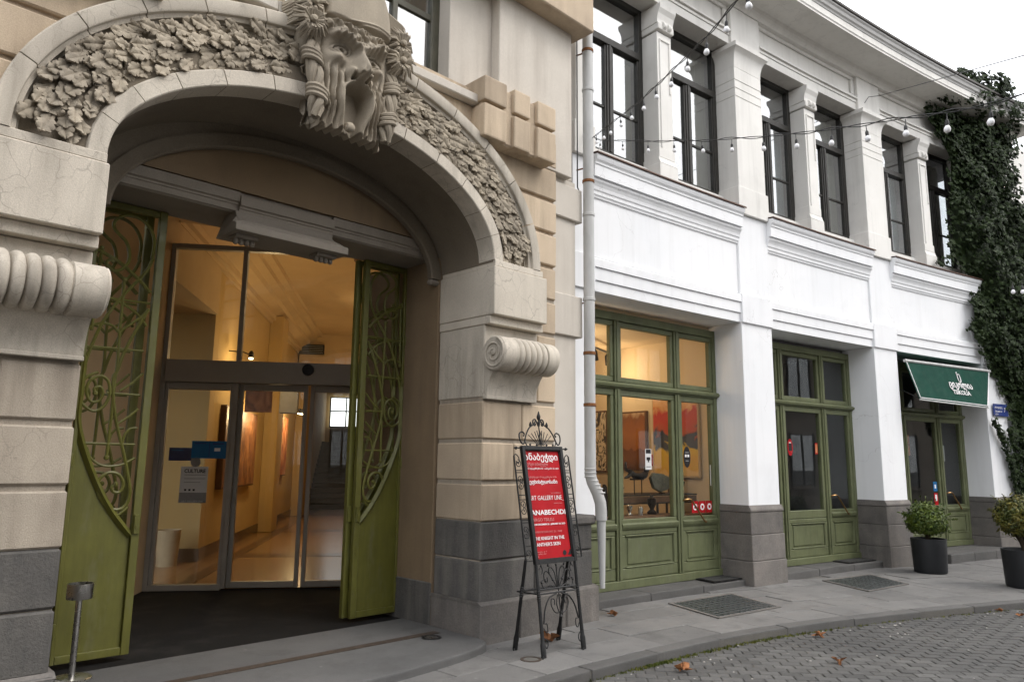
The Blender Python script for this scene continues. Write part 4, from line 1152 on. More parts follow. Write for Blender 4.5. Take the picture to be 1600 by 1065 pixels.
# ------------------------------------------------------------------ white wing
WW = thing('white_building', 'two-storey white curved building with green shopfronts and a deep eave', 'building', wpt(5, 0, 0))
PIL = [(-.28, .07), (3.05, 3.78), (6.63, 7.34), (10.3, 11.02)]
BAY = [(.07, 3.05), (3.78, 6.63), (7.34, 10.3)]
def wsweep(name, mat, prof, s0, s1, parent=None, n=None, smooth=False, bevel=0.):
    n = n or max(1, int((s1-s0)/.4))
    return MB().sweep(prof, lambda t, d, z: wpt(s0+(s1-s0)*t, d, z), n).build(name, mat, parent or WW, bevel, smooth)
for i, (a, b) in enumerate(PIL):
    far = i == 3
    WB('pillar', 'white', WW, a, b, -.62, .02, 1.0, 5.28, .006)
    WB('pillar_cap', 'white', WW, a-.004, b+.004, -.03, .05, 3.645, 4.07, .006)
    # stone base in courses with a chamfered cap
    if i:
        z = -.03
        for k, z1 in enumerate((.33, .68, .985)):
            g = .03-.008*k
            WB('base_block', 'basalt_l', WW, a-g, b+g, -.66, .075-.012*k, z, z1-.004, .008); z = z1
        wsweep('base_cap', 'basalt_l', [(-.64, .985), (.056, .985), (.062, 1.0), (.06, 1.02), (.026, 1.075), (-.64, 1.075)], a-.022, b+.022)
        for g0, g1, side_i in ((a-.006, a, 0),):
            pass
    # pedestal, shaft, flared top
    WB('pedestal', 'whiteup', WW, a-.004, b+.004, -.32, .068, 5.285, 5.70, .006)
    for z0, z1 in ((5.702, 7.135), (7.148, 7.268), (7.281, 7.401), (7.414, 7.62)):
        WB('pilaster', 'whiteup', WW, a+.03, b-.03, -.32, .05, z0, z1, .005)
    WB('pilaster', 'whiteup', WW, a+.038, b-.038, -.32, .041, 5.702, 7.6, 0)
    fl = MB(); vs, fs = [], []
    for k in range(9):
        t = k/8; e = 1-math.sqrt(max(0, 1-t*t)) if t < 1 else 1.
        dd = .05+.10*e; ss_ = .03-.075*e; z = 7.62+.28*t
        vs += [wpt(a+ss_, -.32, z), wpt(b-ss_, -.32, z), wpt(b-ss_, dd, z), wpt(a+ss_, dd, z)]
    for k in range(8):
        for j in range(4): fs.append((4*k+j, 4*k+(j+1) % 4, 4*k+4+(j+1) % 4, 4*k+4+j))
    fs += [(0, 1, 2, 3), (32, 33, 34, 35)]
    fl.add(vs, fs).build('pilaster_flare', 'whiteup', WW, 0, True)
    WB('pilaster_cap', 'whiteup', WW, a-.05, b+.05, -.32, .155, 7.902, 7.98, .005)
    WB('frieze_pier', 'whiteup', WW, a, b, -.32, .045, 7.982, 8.63, .005)
for i, (a, b) in enumerate(BAY):
    # lintel fasciae and frieze
    WB('lintel', 'white', WW, a, b, -.62, 0., 3.65, 3.782, .003)
    WB('lintel', 'white', WW, a, b, -.6, .02, 3.785, 3.942, .004)
    wsweep('lintel', 'white', [(-.6, 3.945), (.04, 3.945), (.04, 4.04), (-.02, 4.075), (-.6, 4.075)], a, b)
    WB('frieze', 'white', WW, a, b, -.6, -.012, 4.076, 4.9, 0)
    wsweep('cornice', 'white', [(-.3, 4.82), (-.012, 4.82), (.006, 4.825), (.010, 4.85), (.022, 4.86), (.024, 4.90), (.036, 4.915), (.042, 4.955), (.058, 4.99), (.074, 5.01), (.082, 5.03), (.062, 5.042), (.062, 5.055), (.10, 5.055), (.10, 5.20), (.112, 5.21), (.115, 5.235), (.135, 5.26), (.148, 5.295), (.148, 5.325), (-.3, 5.36)],
           a+(-.02 if i else -.05), b+.02)
    wsweep('flashing', 'flash', [(-.3, 5.375), (.156, 5.338), (.165, 5.322), (.169, 5.327), (.165, 5.346), (-.3, 5.385)], a+(-.03 if i else -.06), b+.03)
    WB('sill', 'whiteup', WW, a, b, -.6, -.2, 5.3, 5.60, .004)
    # window pair with a colonnette
    m_ = (a+b)/2
    WB('colonnette_base', 'whiteup', WW, m_-.19, m_+.19, -.42, .01, 5.38, 5.63, .006)
    wsweep('colonnette_base', 'whiteup', [(-.42, 5.632), (.01, 5.632), (-.008, 5.67), (-.02, 5.72), (-.42, 5.72)], m_-.18, m_+.18, n=1)
    WB('colonnette', 'whiteup', WW, m_-.165, m_+.165, -.42, -.018, 5.722, 5.86, .004)
    WB('colonnette', 'whiteup', WW, m_-.15, m_+.15, -.42, -.03, 5.862, 7.58, .004)
    for e in (-1, 1): WB('colonnette_fillet', 'whiteup', WW, m_+e*.10-.012, m_+e*.10+.012, -.04, -.012, 6.7 if e > 0 else 5.87, 7.46, .003)
    WB('colonnette_fillet', 'whiteup', WW, m_-.112, m_+.112, -.04, -.012, 7.462, 7.486, .003)
    WB('colonnette_capital', 'whiteup', WW, m_-.165, m_+.165, -.42, .02, 7.60, 7.70, .02, seg=2)
    for e in (-.05, .05):
        MB().lathe([(.03, -.035), (.055, -.03), (.06, 0), (.055, .03), (.03, .035)], wpt(m_+e, .0, 7.67), 16, Vector(wpt(m_+.1, 0, 0))-Vector(wpt(m_-.1, 0, 0))).build('capital_volute', 'whiteup', WW, 0, True)
    wsweep('colonnette_capital', 'whiteup', [(-.42, 7.70), (.0, 7.70), (.0, 7.76), (.02, 7.84), (.055, 7.90), (.06, 7.97), (-.42, 7.97)], m_-.17, m_+.17, n=1)
    # beam above
    WB('architrave', 'whiteup', WW, a, b, -.45, .0, 8.0, 8.135, .003)
    WB('architrave', 'whiteup', WW, a, b, -.45, .016, 8.138, 8.19, .003)
    wsweep('architrave', 'whiteup', [(-.45, 8.192), (.05, 8.192), (.05, 8.215), (.0, 8.235), (-.45, 8.235)], a, b)
    WB('frieze_panel', 'whiteup', WW, a, b, -.45, -.05, 8.236, 8.64, 0)
    for (s0, s1, z0, z1) in ((a, b, 8.236, 8.30), (a, b, 8.575, 8.64), (a, a+.10, 8.30, 8.575), (b-.10, b, 8.30, 8.575)):
        WB('panel_border', 'whiteup', WW, s0, s1, -.05, -.008, z0, z1, .01)
    for w, (s0, s1) in enumerate(((a-.02, m_-.155), (m_+.155, b+.02))):
        win = thing_part('window', WW)
        d0, d1 = -.38, -.29
        def F(nm, p, q, z0, z1, dd0=d0, dd1=d1, mt_='dark'): WB(nm, mt_, win, p, q, dd0, dd1, z0, z1, .005, nx=1)
        F('frame', s0, s0+.08, 5.6, 8.02); F('frame', s1-.08, s1, 5.6, 8.02); F('frame', s0+.08, s1-.08, 7.93, 8.02); F('frame', s0+.08, s1-.08, 5.6, 5.68)
        c = (s0+s1)/2
        F('transom', s0+.08, s1-.08, 7.21, 7.31, -.39, -.275)
        F('mullion', c-.055, c+.055, 5.68, 7.21, -.385, -.285)
        F('mullion_bead', c-.018, c+.018, 5.68, 7.21, -.284, -.27)
        for p, q in ((s0+.08, c-.055), (c+.055, s1-.08)):
            F('glazing_bar', p, q, 6.29, 6.325, -.35, -.315)
            F('sash', p, p+.03, 5.68, 7.21, -.36, -.3); F('sash', q-.03, q, 5.68, 7.21, -.36, -.3)
            WB('pane', 'glass_w', win, p, q, -.337, -.333, 5.68, 6.30, 0, nx=1); WB('pane', 'glass_w', win, p, q, -.3372, -.3332, 6.31, 7.22, 0, nx=1)
        WB('pane', 'glass_w', win, s0+.07, s1-.07, -.337, -.333, 7.30, 7.94, 0, nx=1)
        k = i*2+w
        # blinds and curtains behind the glass
        cm = ('blind', 'blind', 'net', 'blind', 'net', 'blind')[k]
        cs = [(c+.05, s1), (c+.1, s1), (c-.0, s1), (s0, s1), (c-.1, s1), (s0, s1)][k]
        ct = MB(); nn = 40
        for q in range(nn+1):
            s_ = cs[0]+(cs[1]-cs[0])*q/nn; dd = -.52+.025*math.sin(q*1.1+k)
            ct.v += [wpt(s_, dd, 5.6), wpt(s_, dd, 7.9 if k % 2 else 7.25)]
        ct.f = [(2*q, 2*q+2, 2*q+3, 2*q+1) for q in range(nn)]
        ct.build('curtain', cm, win, 0, True)
WB('end_wall', 'white', WW, 11.02, 13.2, -.6, -.01, -.05, 5.3, 0)
WB('end_wall', 'whiteup', WW, 11.02, 13.2, -.6, -.01, 5.3, 8.7, 0)
WB('top_wall', 'whiteup', WW, -.28, 13.2, -.5, -.06, 8.24, 8.70, 0)
wsweep('bed_moulding', 'whiteup', [(-.4, 8.632), (.06, 8.632), (.075, 8.66), (.10, 8.68), (.11, 8.73), (.16, 8.78), (-.4, 8.78)], -.3, 12.2)
wsweep('eave', 'whiteup', [(-.5, 8.775), (.60, 8.755), (.64, 8.755), (.64, 8.785), (.655, 8.80), (.655, 8.91), (-.5, 8.93)], -.35, 12.2)
wsweep('eave_moulding', 'reveal', [(-.5, 8.92), (.665, 8.912), (.675, 8.94), (.70, 8.955), (.715, 9.0), (.74, 9.02), (.74, 9.04), (-.5, 9.06)], -.35, 12.2)
wsweep('roof_edge', 'roof', [(-.5, 9.06), (.755, 9.042), (.765, 9.052), (.755, 9.10), (.4, 9.14), (-3.5, 9.7), (-3.5, 9.4)], -.35, 12.2)
BX('back_wall', 'gwall', WW, 0, 1, 0, 1, 5.3, 5.6, 0) if False else None
WB('upper_room', 'gwall', WW, -.2, 12.8, -3.0, -2.9, 5.2, 8.9, 0)
WB('upper_floor', 'gwall', WW, -.2, 12.8, -3.0, -.61, 5.0, 5.2, 0)
WB('roof_slab', 'gwall', WW, -.2, 12.8, -3.0, -.51, 8.6, 8.7, 0)
# thresholds in front of the shopfronts
rt = random.Random(2)
for i, (a, b) in enumerate(BAY):
    s0 = a+(-.05 if i == 0 else .03)
    e = b-.03
    if i == 2: s0, e = a+.75, b+.0
    cuts = [s0, s0+(e-s0)*.36, s0+(e-s0)*.7, e]
    for p, q in zip(cuts, cuts[1:]):
        WB('threshold_stone', 'kerb', WW, p+.003, q-.003, -.62, -.06 if i < 2 else .28, -.03, (.085, .10, .155)[i]+rt.uniform(-.003, .003), .018, nx=2, seg=2)

# ---- shopfronts
def shopfront(i, a, b, label):
    SF = thing_part('shopfront', WW); SF['label'] = label
    def m(nm, s0, s1, z0, z1, d0=-.56, d1=-.46, bev=.005, mt_='shop'): return WB(nm, mt_, SF, s0, s1, d0, d1, z0, z1, bev, nx=1)
    zb = (.09, .105, .16)[i]
    w = b-a
    P = [a-.03, a+.305*w, a+.705*w, b+.03]
    hw = .05
    m('sill', a-.03, b+.03, zb, zb+.10, -.56, -.435)
    m('head', a-.03, b+.03, 3.47, 3.575)
    m('post', P[0], P[0]+.1, zb+.1, 3.47); m('post', P[3]-.10, P[3], zb+.1, 3.47)
    for p in P[1:3]:
        m('post', p-hw, p+hw, zb+.1, 2.575, -.56, -.445); m('post', p-hw, p+hw, 2.665, 3.47, -.56, -.45)
        m('post_bead', p-.018, p+.018, zb+.1, 2.575, -.445, -.43); m('post_bead', p-.018, p+.018, 2.665, 3.47, -.449, -.435)
    wsweep('transom', 'shop', [(-.56, 2.575), (-.45, 2.575), (-.44, 2.59), (-.41, 2.60), (-.40, 2.63), (-.425, 2.65), (-.46, 2.665), (-.56, 2.665)], a-.03, b+.06, SF)
    E = [(P[0]+.1, P[1]-hw), (P[1]+hw, P[2]-hw), (P[2]+hw, P[3]-.1)]
    for k, (s0, s1) in enumerate(E):
        # upper light
        for (p, q, z0, z1) in ((s0, s1, 2.667, 2.735), (s0, s1, 3.40, 3.468), (s0, s0+.055, 2.735, 3.40), (s1-.055, s1, 2.735, 3.40)):
            m('sash', p, q, z0, z1, -.545, -.475, .008)
        m('pane', s0+.04, s1-.04, 2.72, 3.42, -.513, -.509, 0, 'glass')
        # main light
        zr = .80
        for (p, q, z0, z1) in ((s0, s1, zr, .925), (s0, s1, 2.49, 2.573), (s0, s0+.062, .925, 2.49), (s1-.062, s1, .925, 2.49)):
            m('sash', p, q, z0, z1, -.545, -.47, .008)
        m('pane', s0+.045, s1-.045, .91, 2.5, -.513, -.509, 0, 'glass')
        wsweep('rail_moulding', 'shop', [(-.47, .79), (-.455, .80), (-.44, .83), (-.435, .86), (-.45, .875), (-.47, .88)], s0+.004, s1-.004, SF, 1) if i != 1 or k == 2 else None
        # lower panel
        m('panel_back', s0, s1, zb+.1, zr-.002, -.545, -.492, 0)
        for (p, q, z0, z1) in ((s0, s1, zb+.102, zb+.235), (s0, s1, zr-.07, zr-.004), (s0, s0+.08, zb+.235, zr-.07), (s1-.08, s1, zb+.235, zr-.07)):
            m('panel_frame', p, q, z0, z1, -.5, -.47, .01)
        m('panel_field', s0+.125, s1-.125, zb+.275, zr-.11, -.5, -.478, .014)
        for (p, q, z0, z1) in ((s0+.082, s1-.082, zb+.236, zb+.255), (s0+.082, s1-.082, zr-.09, zr-.071)):
            m('panel_bead', p, q, z0, z1, -.495, -.462, .006)
    # bent brass handle on the last sash
    s0 = E[2][0]
    h = [(s0+.01, -.47, 1.13), (s0+.03, -.42, 1.15), (s0+.11, -.40, 1.15), (s0+.16, -.40, 1.11), (s0+.30, -.40, .96), (s0+.40, -.40, .85), (s0+.46, -.42, .845), (s0+.47, -.47, .85)]
    MB().tube([wpt(*p) for p in spline(h, 5)], .013, 8).build('door_handle', 'brass', SF, 0, True)
    return E
EA1 = shopfront(0, *BAY[0], 'olive green gallery shopfront with lit panes')
EA2 = shopfront(1, *BAY[1], 'olive green double shop door with dark glass')
EA3 = shopfront(2, *BAY[2], 'olive green door under the canopy')

# stickers on the glass
def gstick(name, label, cat, s0, s1, z0, z1, parts, base):
    r_ = thing(name, label, cat, wpt((s0+s1)/2, -.505, z0))
    if base == 'oval':
        MB().prism([(s0+(s1-s0)*(.5+.5*math.cos(q/20*6.283)*(1.)), z0+(z1-z0)*(.5+.5*math.sin(q/20*6.283))) for q in range(20)], lambda p, q, t: wpt(p, t, q), -.508, -.505).build('sheet', parts[0], r_)
    else: WB('sheet', base, r_, s0, s1, -.508, -.505, z0, z1, 0, nx=1)
    for (mt_, p, q, c, d) in parts[1:] if base == 'oval' else parts:
        WB('print', mt_, r_, s0+(s1-s0)*p, s0+(s1-s0)*q, -.505, -.5035, z0+(z1-z0)*c, z0+(z1-z0)*d, 0, nx=1)
e = EA1[1]; gstick('door_sticker', 'white sticker with a black bird on the middle gallery pane', 'sticker', e[0]+.52, e[0]+.64, 1.55, 1.82, [('black', .1, .9, .78, .98), ('black', .2, .8, .45, .6), ('black', .4, .6, .35, .48), ('grey', .15, .85, .1, .16)], 'paper')
e = EA1[2]; gstick('door_sticker', 'black rounded hours sticker on the right gallery pane', 'sticker', e[0]+.11, e[0]+.26, 1.58, 1.87, ['black', ('ink', .2, .45, .5, .62), ('ink', .55, .8, .5, .62), ('grey', .25, .75, .7, .74), ('grey', .3, .7, .3, .34)], 'oval')
r0 = e[1]-.50
for k in range(3):
    r_ = thing('red_sticker', ('leftmost', 'middle', 'rightmost')[k]+' red square sticker at the foot of the right gallery pane', 'sticker', wpt(r0+k*.155, -.505, .96))
    WB('sheet', 'red', r_, r0+k*.155, r0+k*.155+.14, -.508, -.505, .96, 1.12, 0, nx=1)
    MB().lathe([(.045, 0), (.045, .002)], wpt(r0+k*.155+.07, -.503, 1.04), 16, (Vector(wpt(r0, 0, 0))-Vector(wpt(r0, 1, 0)))).build('disc', 'ink', r_)
    WB('print', 'red', r_, r0+k*.155+.05, r0+k*.155+.09, -.5015, -.4995, 1.02, 1.06, 0, nx=1)
gstick('paper_strip', 'white paper strip with coloured dots on the right gallery sash', 'sticker', EA1[2][1]-.075, EA1[2][1]-.02, 1.33, 1.62, [('bluest', .3, .7, .1, .2), ('black', .3, .7, .3, .38), ('bluest', .3, .7, .5, .58)], 'paper')
e = EA2[1]; gstick('door_sticker', 'red outlined oval hours sticker on the dark shop door', 'sticker', e[0]+.12, e[0]+.26, 1.78, 2.05, ['red', ('black', .2, .8, .3, .75), ('ink', .3, .7, .72, .8), ('ink', .3, .45, .55, .65), ('ink', .55, .7, .55, .65)], 'oval')
gstick('door_sticker', 'plain dark red sticker on the dark shop door', 'sticker', e[1]-.17, e[1]-.10, 1.82, 2.0, [('art_rust', .1, .9, .1, .9)], 'red')
e = EA3[1]; gstick('door_sticker', 'small blue sticker on the door under the canopy', 'sticker', e[1]-.22, e[1]-.09, 1.18, 1.36, [('ink', .3, .7, .3, .7)], 'bluest')
gstick('door_sticker', 'red and white sticker strip on the door under the canopy', 'sticker', e[1]-.22, e[1]-.09, .92, 1.15, [('ink', .25, .75, .35, .85)], 'red')

# ---- rooms behind the shopfronts
def room(s0, s1, d1, wall, floor_, side_):
    S_(WB('room_wall', wall, None, s0, s1, d1-.1, d1, 0, 3.8, 0))
    S_(WB('room_wall', side_, None, s1-.05, s1+.05, d1, -.57, 0, 3.8, 0, nx=1)); S_(WB('room_wall', wall, None, s0-.05, s0+.05, d1, -.63, 0, 3.8, 0, nx=1))
    S_(WB('room_floor', floor_, None, s0, s1, d1, -.57, 0, .11, 0)); S_(WB('room_ceiling', wall, None, s0, s1, d1, -.57, 3.6, 3.8, 0))
room(.2, 3.40, -3.95, 'cwall', 'wood', 'cwall')
room(3.52, 7.0, -5., 'gwall', 'dfloor', 'gwall')
room(7.12, 11., -5., 'gwall', 'dfloor', 'gwall')
def side_art(label, d0, d1, z0, z1, mat, off=.05, frame='wood'):
    r_ = thing('framed_painting', label, 'painting', wpt(3.34, (d0+d1)/2, z0))
    WB('frame', frame, r_, 3.345-off, 3.345, d0, d1, z0, z1, .004, nx=1)
    WB('canvas', mat, r_, 3.345-off-.006, 3.345-off-.0005, d0+.03, d1-.03, z0+.03, z1-.03, 0, nx=1)
side_art('large red and yellow abstract painting in the gallery, nearest the right sash', -1.95, -1.0, 1.42, 2.75, 'art_fire', .05, 'plank')
side_art('dark framed orange painting in the middle of the gallery window', -2.85, -2.08, 1.52, 2.5, 'art_orange')
side_art('black and ivory figure painting behind the left gallery pane', -3.8, -3.0, 1.48, 2.55, 'art_bw')
tag(WB('wall_tag', 'red', None, 3.33, 3.344, -2.03, -1.98, 1.6, 1.78, 0, nx=1), 'tiny dark red wall tag between the orange and red paintings', 'wall tag')
# track with spotlights, lit
trk = thing('light_track', 'black ceiling light track with spotlights in the gallery', 'light track', wpt(2.2, -1.5, 3.4))
MB().tube([wpt(.2, -1.2, 3.46), wpt(3.1, -2.6, 3.46)], .018, 6).build('rail', 'black', trk)
for k, f in enumerate((.12, .3, .5, .72, .9)):
    p = Vector(wpt(.2+2.9*f, -1.2-1.4*f, 3.40))
    MB().tube([p+Vector((0, 0, .05)), p, p+Vector((.05, .02, -.14))], [.012, .045, .05], 10).build('spotlight_head', 'black', trk, 0, True)
    if k in (0, 2, 4):
        li = bpy.data.lights.new('spotlight', 'POINT'); li.energy = 12.5; li.color = (1., .72, .43); li.shadow_soft_size = .08
        lo = bpy.data.objects.new('spotlight', li); COL.objects.link(lo); lo.parent = trk; lo.location = p+Vector((.05, .02, -.25))-Vector(trk.location)
# display table and sculptures
tb = thing('display_table', 'thin black metal table carrying sculptures in the gallery window', 'table', wpt(1.9, -1.2, .11))
WB('table_top', 'iron', tb, 1.3, 3.15, -1.55, -.95, 1.18, 1.20, .003); WB('shelf', 'iron', tb, 1.3, 3.15, -1.55, -.95, 1.07, 1.085, .003)
WB('apron', 'wood', tb, 1.31, 3.14, -.965, -.955, 1.09, 1.175, 0)
for s_, d_ in ((1.32, -.97), (3.13, -.97), (1.32, -1.53), (3.13, -1.53), (2.3, -.97)):
    WB('leg', 'iron', tb, s_-.012, s_+.012, d_-.012, d_+.012, .11, 1.13, 0, nx=1)
def at(s, d, z): return Vector(wpt(s, d, z))
W1, W2 = at(1, 0, 0)-at(0, 0, 0), Vector((0, 0, 1))
W1.normalize()
rec = thing('reclining_figure', 'dark bronze reclining figure on a thin stand in the gallery window', 'sculpture', at(2.05, -1.1, 1.2))
b0 = at(2.05, -1.1, 1.40)
for dx in (-.08, .08): MB().tube([b0+W1*dx+W2*-.2, b0+W1*dx], .008, 6).build('rod', 'bronze', rec)
MB().tube([b0+W1*-.16+W2*.01, b0+W1*.12+W2*.01], .014, 6).build('plate', 'bronze', rec)
bd = [(.19, .10), (.15, .07), (.05, .05), (-.06, .055), (-.15, .09), (-.21, .045), (-.28, .03)]
MB().tube([b0+W1*a+W2*c for a, c in bd], [.03, .05, .055, .05, .035, .025, .012], 10).build('body', 'bronze', rec, 0, True)
MB().tube([b0+W1*a+W2*c for a, c in [(-.06, .055), (-.17, .12), (-.24, .14), (-.26, .22), (-.25, .25)]], [.04, .03, .022, .018, .01], 8).build('raised_leg', 'bronze', rec, 0, True)
MB().lathe([(.004, -.05), (.035, -.035), (.048, 0), (.035, .035), (.004, .05)], b0+W1*.19+W2*.15, 12).build('head', 'bronze', rec, 0, True)
def flat_sculpt(label, s, d, z, pts, mat, th=.03, name='sculpture'):
    c = at(s, d, z); r_ = thing(name, label, 'sculpture', c)
    N_ = W1.cross(W2)
    MB().prism(pts, lambda a, b, t: tuple(c+W1*a+W2*b+N_*t), -th, th).build('body', mat, r_, .008)
    BX('foot', 'bronze', r_, c.x-.04, c.x+.04, c.y-.03, c.y+.03, c.z-.0, c.z+.02, .003)
    return r_
flat_sculpt('grey-green fish-shaped stone beside the reclining figure', 2.55, -1.1, 1.202, [(-.27, .23), (-.2, .08), (-.05, .02), (.12, .06), (.26, .11), (.34, .08), (.36, .17), (.26, .19), (.02, .28), (-.2, .30)], 'stoneart')
flat_sculpt('small dark leaf-shaped sculpture left of the reclining figure', 1.6, -1.1, 1.202, [(-.14, .10), (-.05, .04), (.08, .05), (.16, .09), (.08, .16), (-.05, .17)], 'bronze')
flat_sculpt('brown wooden triangle sculpture on the right end of the table', 3.1, -1.35, 1.202, [(-.10, 0), (.11, 0), (.05, .33), (-.05, .33)], 'wood', .05)
flat_sculpt('dark standing cactus-like figure behind the left gallery pane', 1.12, -.85, .94, [(-.05, 0), (.05, 0), (.07, .15), (.1, .25), (.05, .24), (.04, .38), (0, .42), (-.03, .3), (-.08, .34), (-.06, .2)], 'bronze', .03)
flat_sculpt('small metal bird sculpture in the lower right gallery pane', 2.86, -1.05, 1.202, [(-.06, .0), (.02, .02), (.1, .10), (.14, .18), (.08, .16), (.0, .09), (-.08, .13), (-.1, .06)], 'bronze', .02)
WB('plinth_box', 'wood', None, .55, .95, -1.35, -1.0, .11, .90, .005); tag(SC.objects['plinth_box'], 'brown wooden plinth behind the left gallery pane', 'plinth')
def vase(label, s, d, z, k, mat, sc=1.):
    c = at(s, d, z); r_ = thing('vase', label, 'vase', c)
    pr = [[(.03, 0), (.06, .05), (.065, .12), (.025, .2), (.02, .27), (.03, .28)], [(.05, 0), (.055, .02), (.02, .05), (.045, .1), (.05, .16), (.02, .18)], [(.06, 0), (.07, .08), (.07, .2), (.05, .22)]][k]
    MB().lathe([(a*sc, b*sc) for a, b in pr], c, 16).build('body', mat, r_, 0, True)
    MB().lathe([(a*sc, b*sc) for a, b in [(.021, pr[-1][1]), (.016, pr[-1][1]+.02), (.004, pr[-1][1]+.03)]], c, 10).build('stopper', 'bronze', r_, 0, True)
vase('tall glass bottle vase on the lower shelf of the display table', 1.62, -1.05, .94, 0, 'steel', .62)
vase('grey round vase on the floor of the middle gallery pane', 1.55, -.80, .94, 1, 'steel', .8)
vase('small pewter goblet left on the gallery window sill', 1.35, -.76, .94, 1, 'stoneart', .6)
vase('small squat pewter pot on the gallery window sill', 1.72, -.76, .94, 2, 'steel', .5)
vase('dark pedestal vase right on the gallery window sill', 2.05, -.85, .94, 1, 'bronze', 1.3)
WB('window_ledge', 'wood', None, .5, 3.1, -.95, -.57, .86, .94, .004); tag(SC.objects['window_ledge'], 'low wooden display ledge along the gallery window', 'shelf')
# a bentwood chair seen through the dark door
ch = thing('bentwood_chair', 'black bentwood chair behind the dark shop door', 'chair', at(5.1, -1.2, .11))
cb = at(5.1, -1.3, .11)
MB().tube([cb+W1*a+W2*b for a, b in [(-.18, .46), (-.18, .7), (-.1, .86), (0, .9), (.1, .86), (.18, .7), (.18, .46)]], .014, 8).build('backrest', 'black', ch, 0, True)
MB().tube([cb+W1*a+W2*b for a, b in [(-.09, .46), (-.09, .66), (0, .76), (.09, .66), (.09, .46)]], .011, 8).build('back_loop', 'black', ch, 0, True)
MB().lathe([(.2, .44), (.21, .46), (.2, .48)], cb, 20).build('seat', 'wood', ch, 0, True)
for a, b in ((-.15, -.15), (.15, -.15), (-.15, .15), (.15, .15)):
    MB().tube([cb+Vector((a, b, .45)), cb+Vector((a*1.2, b*1.2, 0))], .013, 6).build('leg', 'black', ch)
# paper notes inside the door under the canopy
for k, (a, b, z0, z1, mt_, lb) in enumerate(((.35, .55, 1.62, 2.02, 'plank', 'left'), (.62, .85, 1.85, 2.25, 'art_rust', 'right'))):
    tag(WB('paper_note', mt_, None, EA3[1][0]+a, EA3[1][0]+b, -.9, -.895, z0, z1, 0, nx=1), ('warm beige', 'reddish')[k]+' paper note hanging '+lb+' inside the door under the canopy', 'paper note')
tag(WB('paper_note', 'grey', None, EA3[2][0]+.02, EA3[2][0]+.2, -.53, -.525, 1.75, 2.05, 0, nx=1), 'pale paper note on the right door pane under the canopy', 'paper note')
# ------------------------------------------------------------------ downpipe
dp = thing('downpipe', 'weathered grey rain downpipe with rusty clamps between the two buildings', 'downpipe', (6.25, 5.2, 0))
PX, PY = 6.268, 5.205
path = [(PX, PY, 9.0), (PX, PY, 5.0), (PX, PY, 3.0), (PX, PY, 1.62), (PX, PY, 1.50), (PX+.02, PY-.01, 1.42), (PX+.07, PY-.04, 1.30), (PX+.10, PY-.055, 1.20), (PX+.105, PY-.06, 1.1), (PX+.105, PY-.06, 1.02)]
MB().tube(path, .062, 20).build('pipe', 'zinc', dp, 0, True)
MB().tube([(PX+.105, PY-.06, 1.04), (PX+.11, PY-.065, .32)], [.05, .028], 12).build('lower_pipe', 'zinc', dp, 0, True)
for z in (6.45, 5.95, 4.82, 4.42, 3.43, 2.82, 2.25): 
    MB().lathe([(.066, -.018), (.07, -.014), (.07, .014), (.066, .018)], (PX, PY, z), 20).build('clamp', 'rust' if z in (4.82, 2.82, 2.25, 6.45) else 'zinc', dp, 0, True)
for k in range(7): MB().lathe([(.062, -.008), (.069, 0), (.062, .008)], (PX+(.0 if k < 3 else (k-2)*.022), PY-(.0 if k < 3 else (k-2)*.012), 1.56-k*.042), 18).build('elbow_ring', 'zinc', dp, 0, True)
for z in (6.45, 5.0, 3.4): MB().tube([(PX, PY+.05, z), (PX-.02, PY+.16, z)], .009, 6).build('bracket', 'rust', dp)
MB().tube([(PX-.10, PY+.08, 8), (PX-.10, PY+.08, 4.75), (PX-.04, PY+.1, 4.7)], .008, 6).build('cable', 'cable', dp)

# ------------------------------------------------------------------ canopy
aw = thing('awning', 'dark green canvas awning with white piping and white cafe lettering', 'awning', wpt(8.8, .1, 2.75))
TL, TR_, BR_, BL_ = Vector(wpt(7.43, .10, 3.475)), Vector(wpt(10.33, .12, 3.50)), Vector(wpt(9.78, .30, 2.745)), Vector(wpt(7.46, .30, 2.775))
def awp(u, v, off=0.):
    p = (TL*(1-u)+TR_*u)*(1-v)+(BL_*(1-u)+BR_*u)*v
    n_ = (TR_-TL).cross(BL_-TL).normalized()
    if n_.y > 0: n_ = -n_
    sag = -.006*math.sin(math.pi*u)*math.sin(math.pi*v)
    return p+n_*(off+sag)
am = MB(); nu_, nv_ = 24, 10
for k, off in enumerate((.0, -.006)):
    b_ = len(am.v)
    for j in range(nv_+1):
        for i in range(nu_+1): am.v.append(tuple(awp(i/nu_, j/nv_, off)))
    for j in range(nv_):
        for i in range(nu_):
            a = b_+j*(nu_+1)+i; am.f.append((a, a+1, a+nu_+2, a+nu_+1))
am.build('canvas', 'awn', aw, 0, True)
MB().quad(tuple(TL), tuple(TR_), wpt(10.3, -.44, 3.62), wpt(7.43, -.44, 3.62)).build('cover', 'awn', aw)
MB().tube([TL, TR_], .028, 10).build('top_bar', 'zinc', aw, 0, True)
MB().tube([BL_, BR_], .014, 8).build('bottom_bar', 'zinc', aw, 0, True)
MB().tube([awp(.012, .0, .006), awp(.012, .95, .006), awp(.5, .945, .006), awp(.988, .95, .006), awp(.988, .0, .006)], .009, 6).build('piping', 'ink', aw, 0, True)
for u in (.02, .98):
    e = awp(u, .98); MB().tube([e, Vector(wpt(7.46+(2.6*u), -.1, 3.0))], .009, 6).build('arm', 'iron', aw)
ux_, uy_ = (awp(.72, .55)-awp(.48, .55)).normalized(), (awp(.6, .4)-awp(.6, .7)).normalized()
uy_ = (uy_-ux_*uy_.dot(ux_)).normalized()
def aws(txt, size, u, v, width, bold=.0): lettering(txt, size, 'ink', aw, awp(u, v, .02), ux_, uy_, 'CENTER', bold, width)
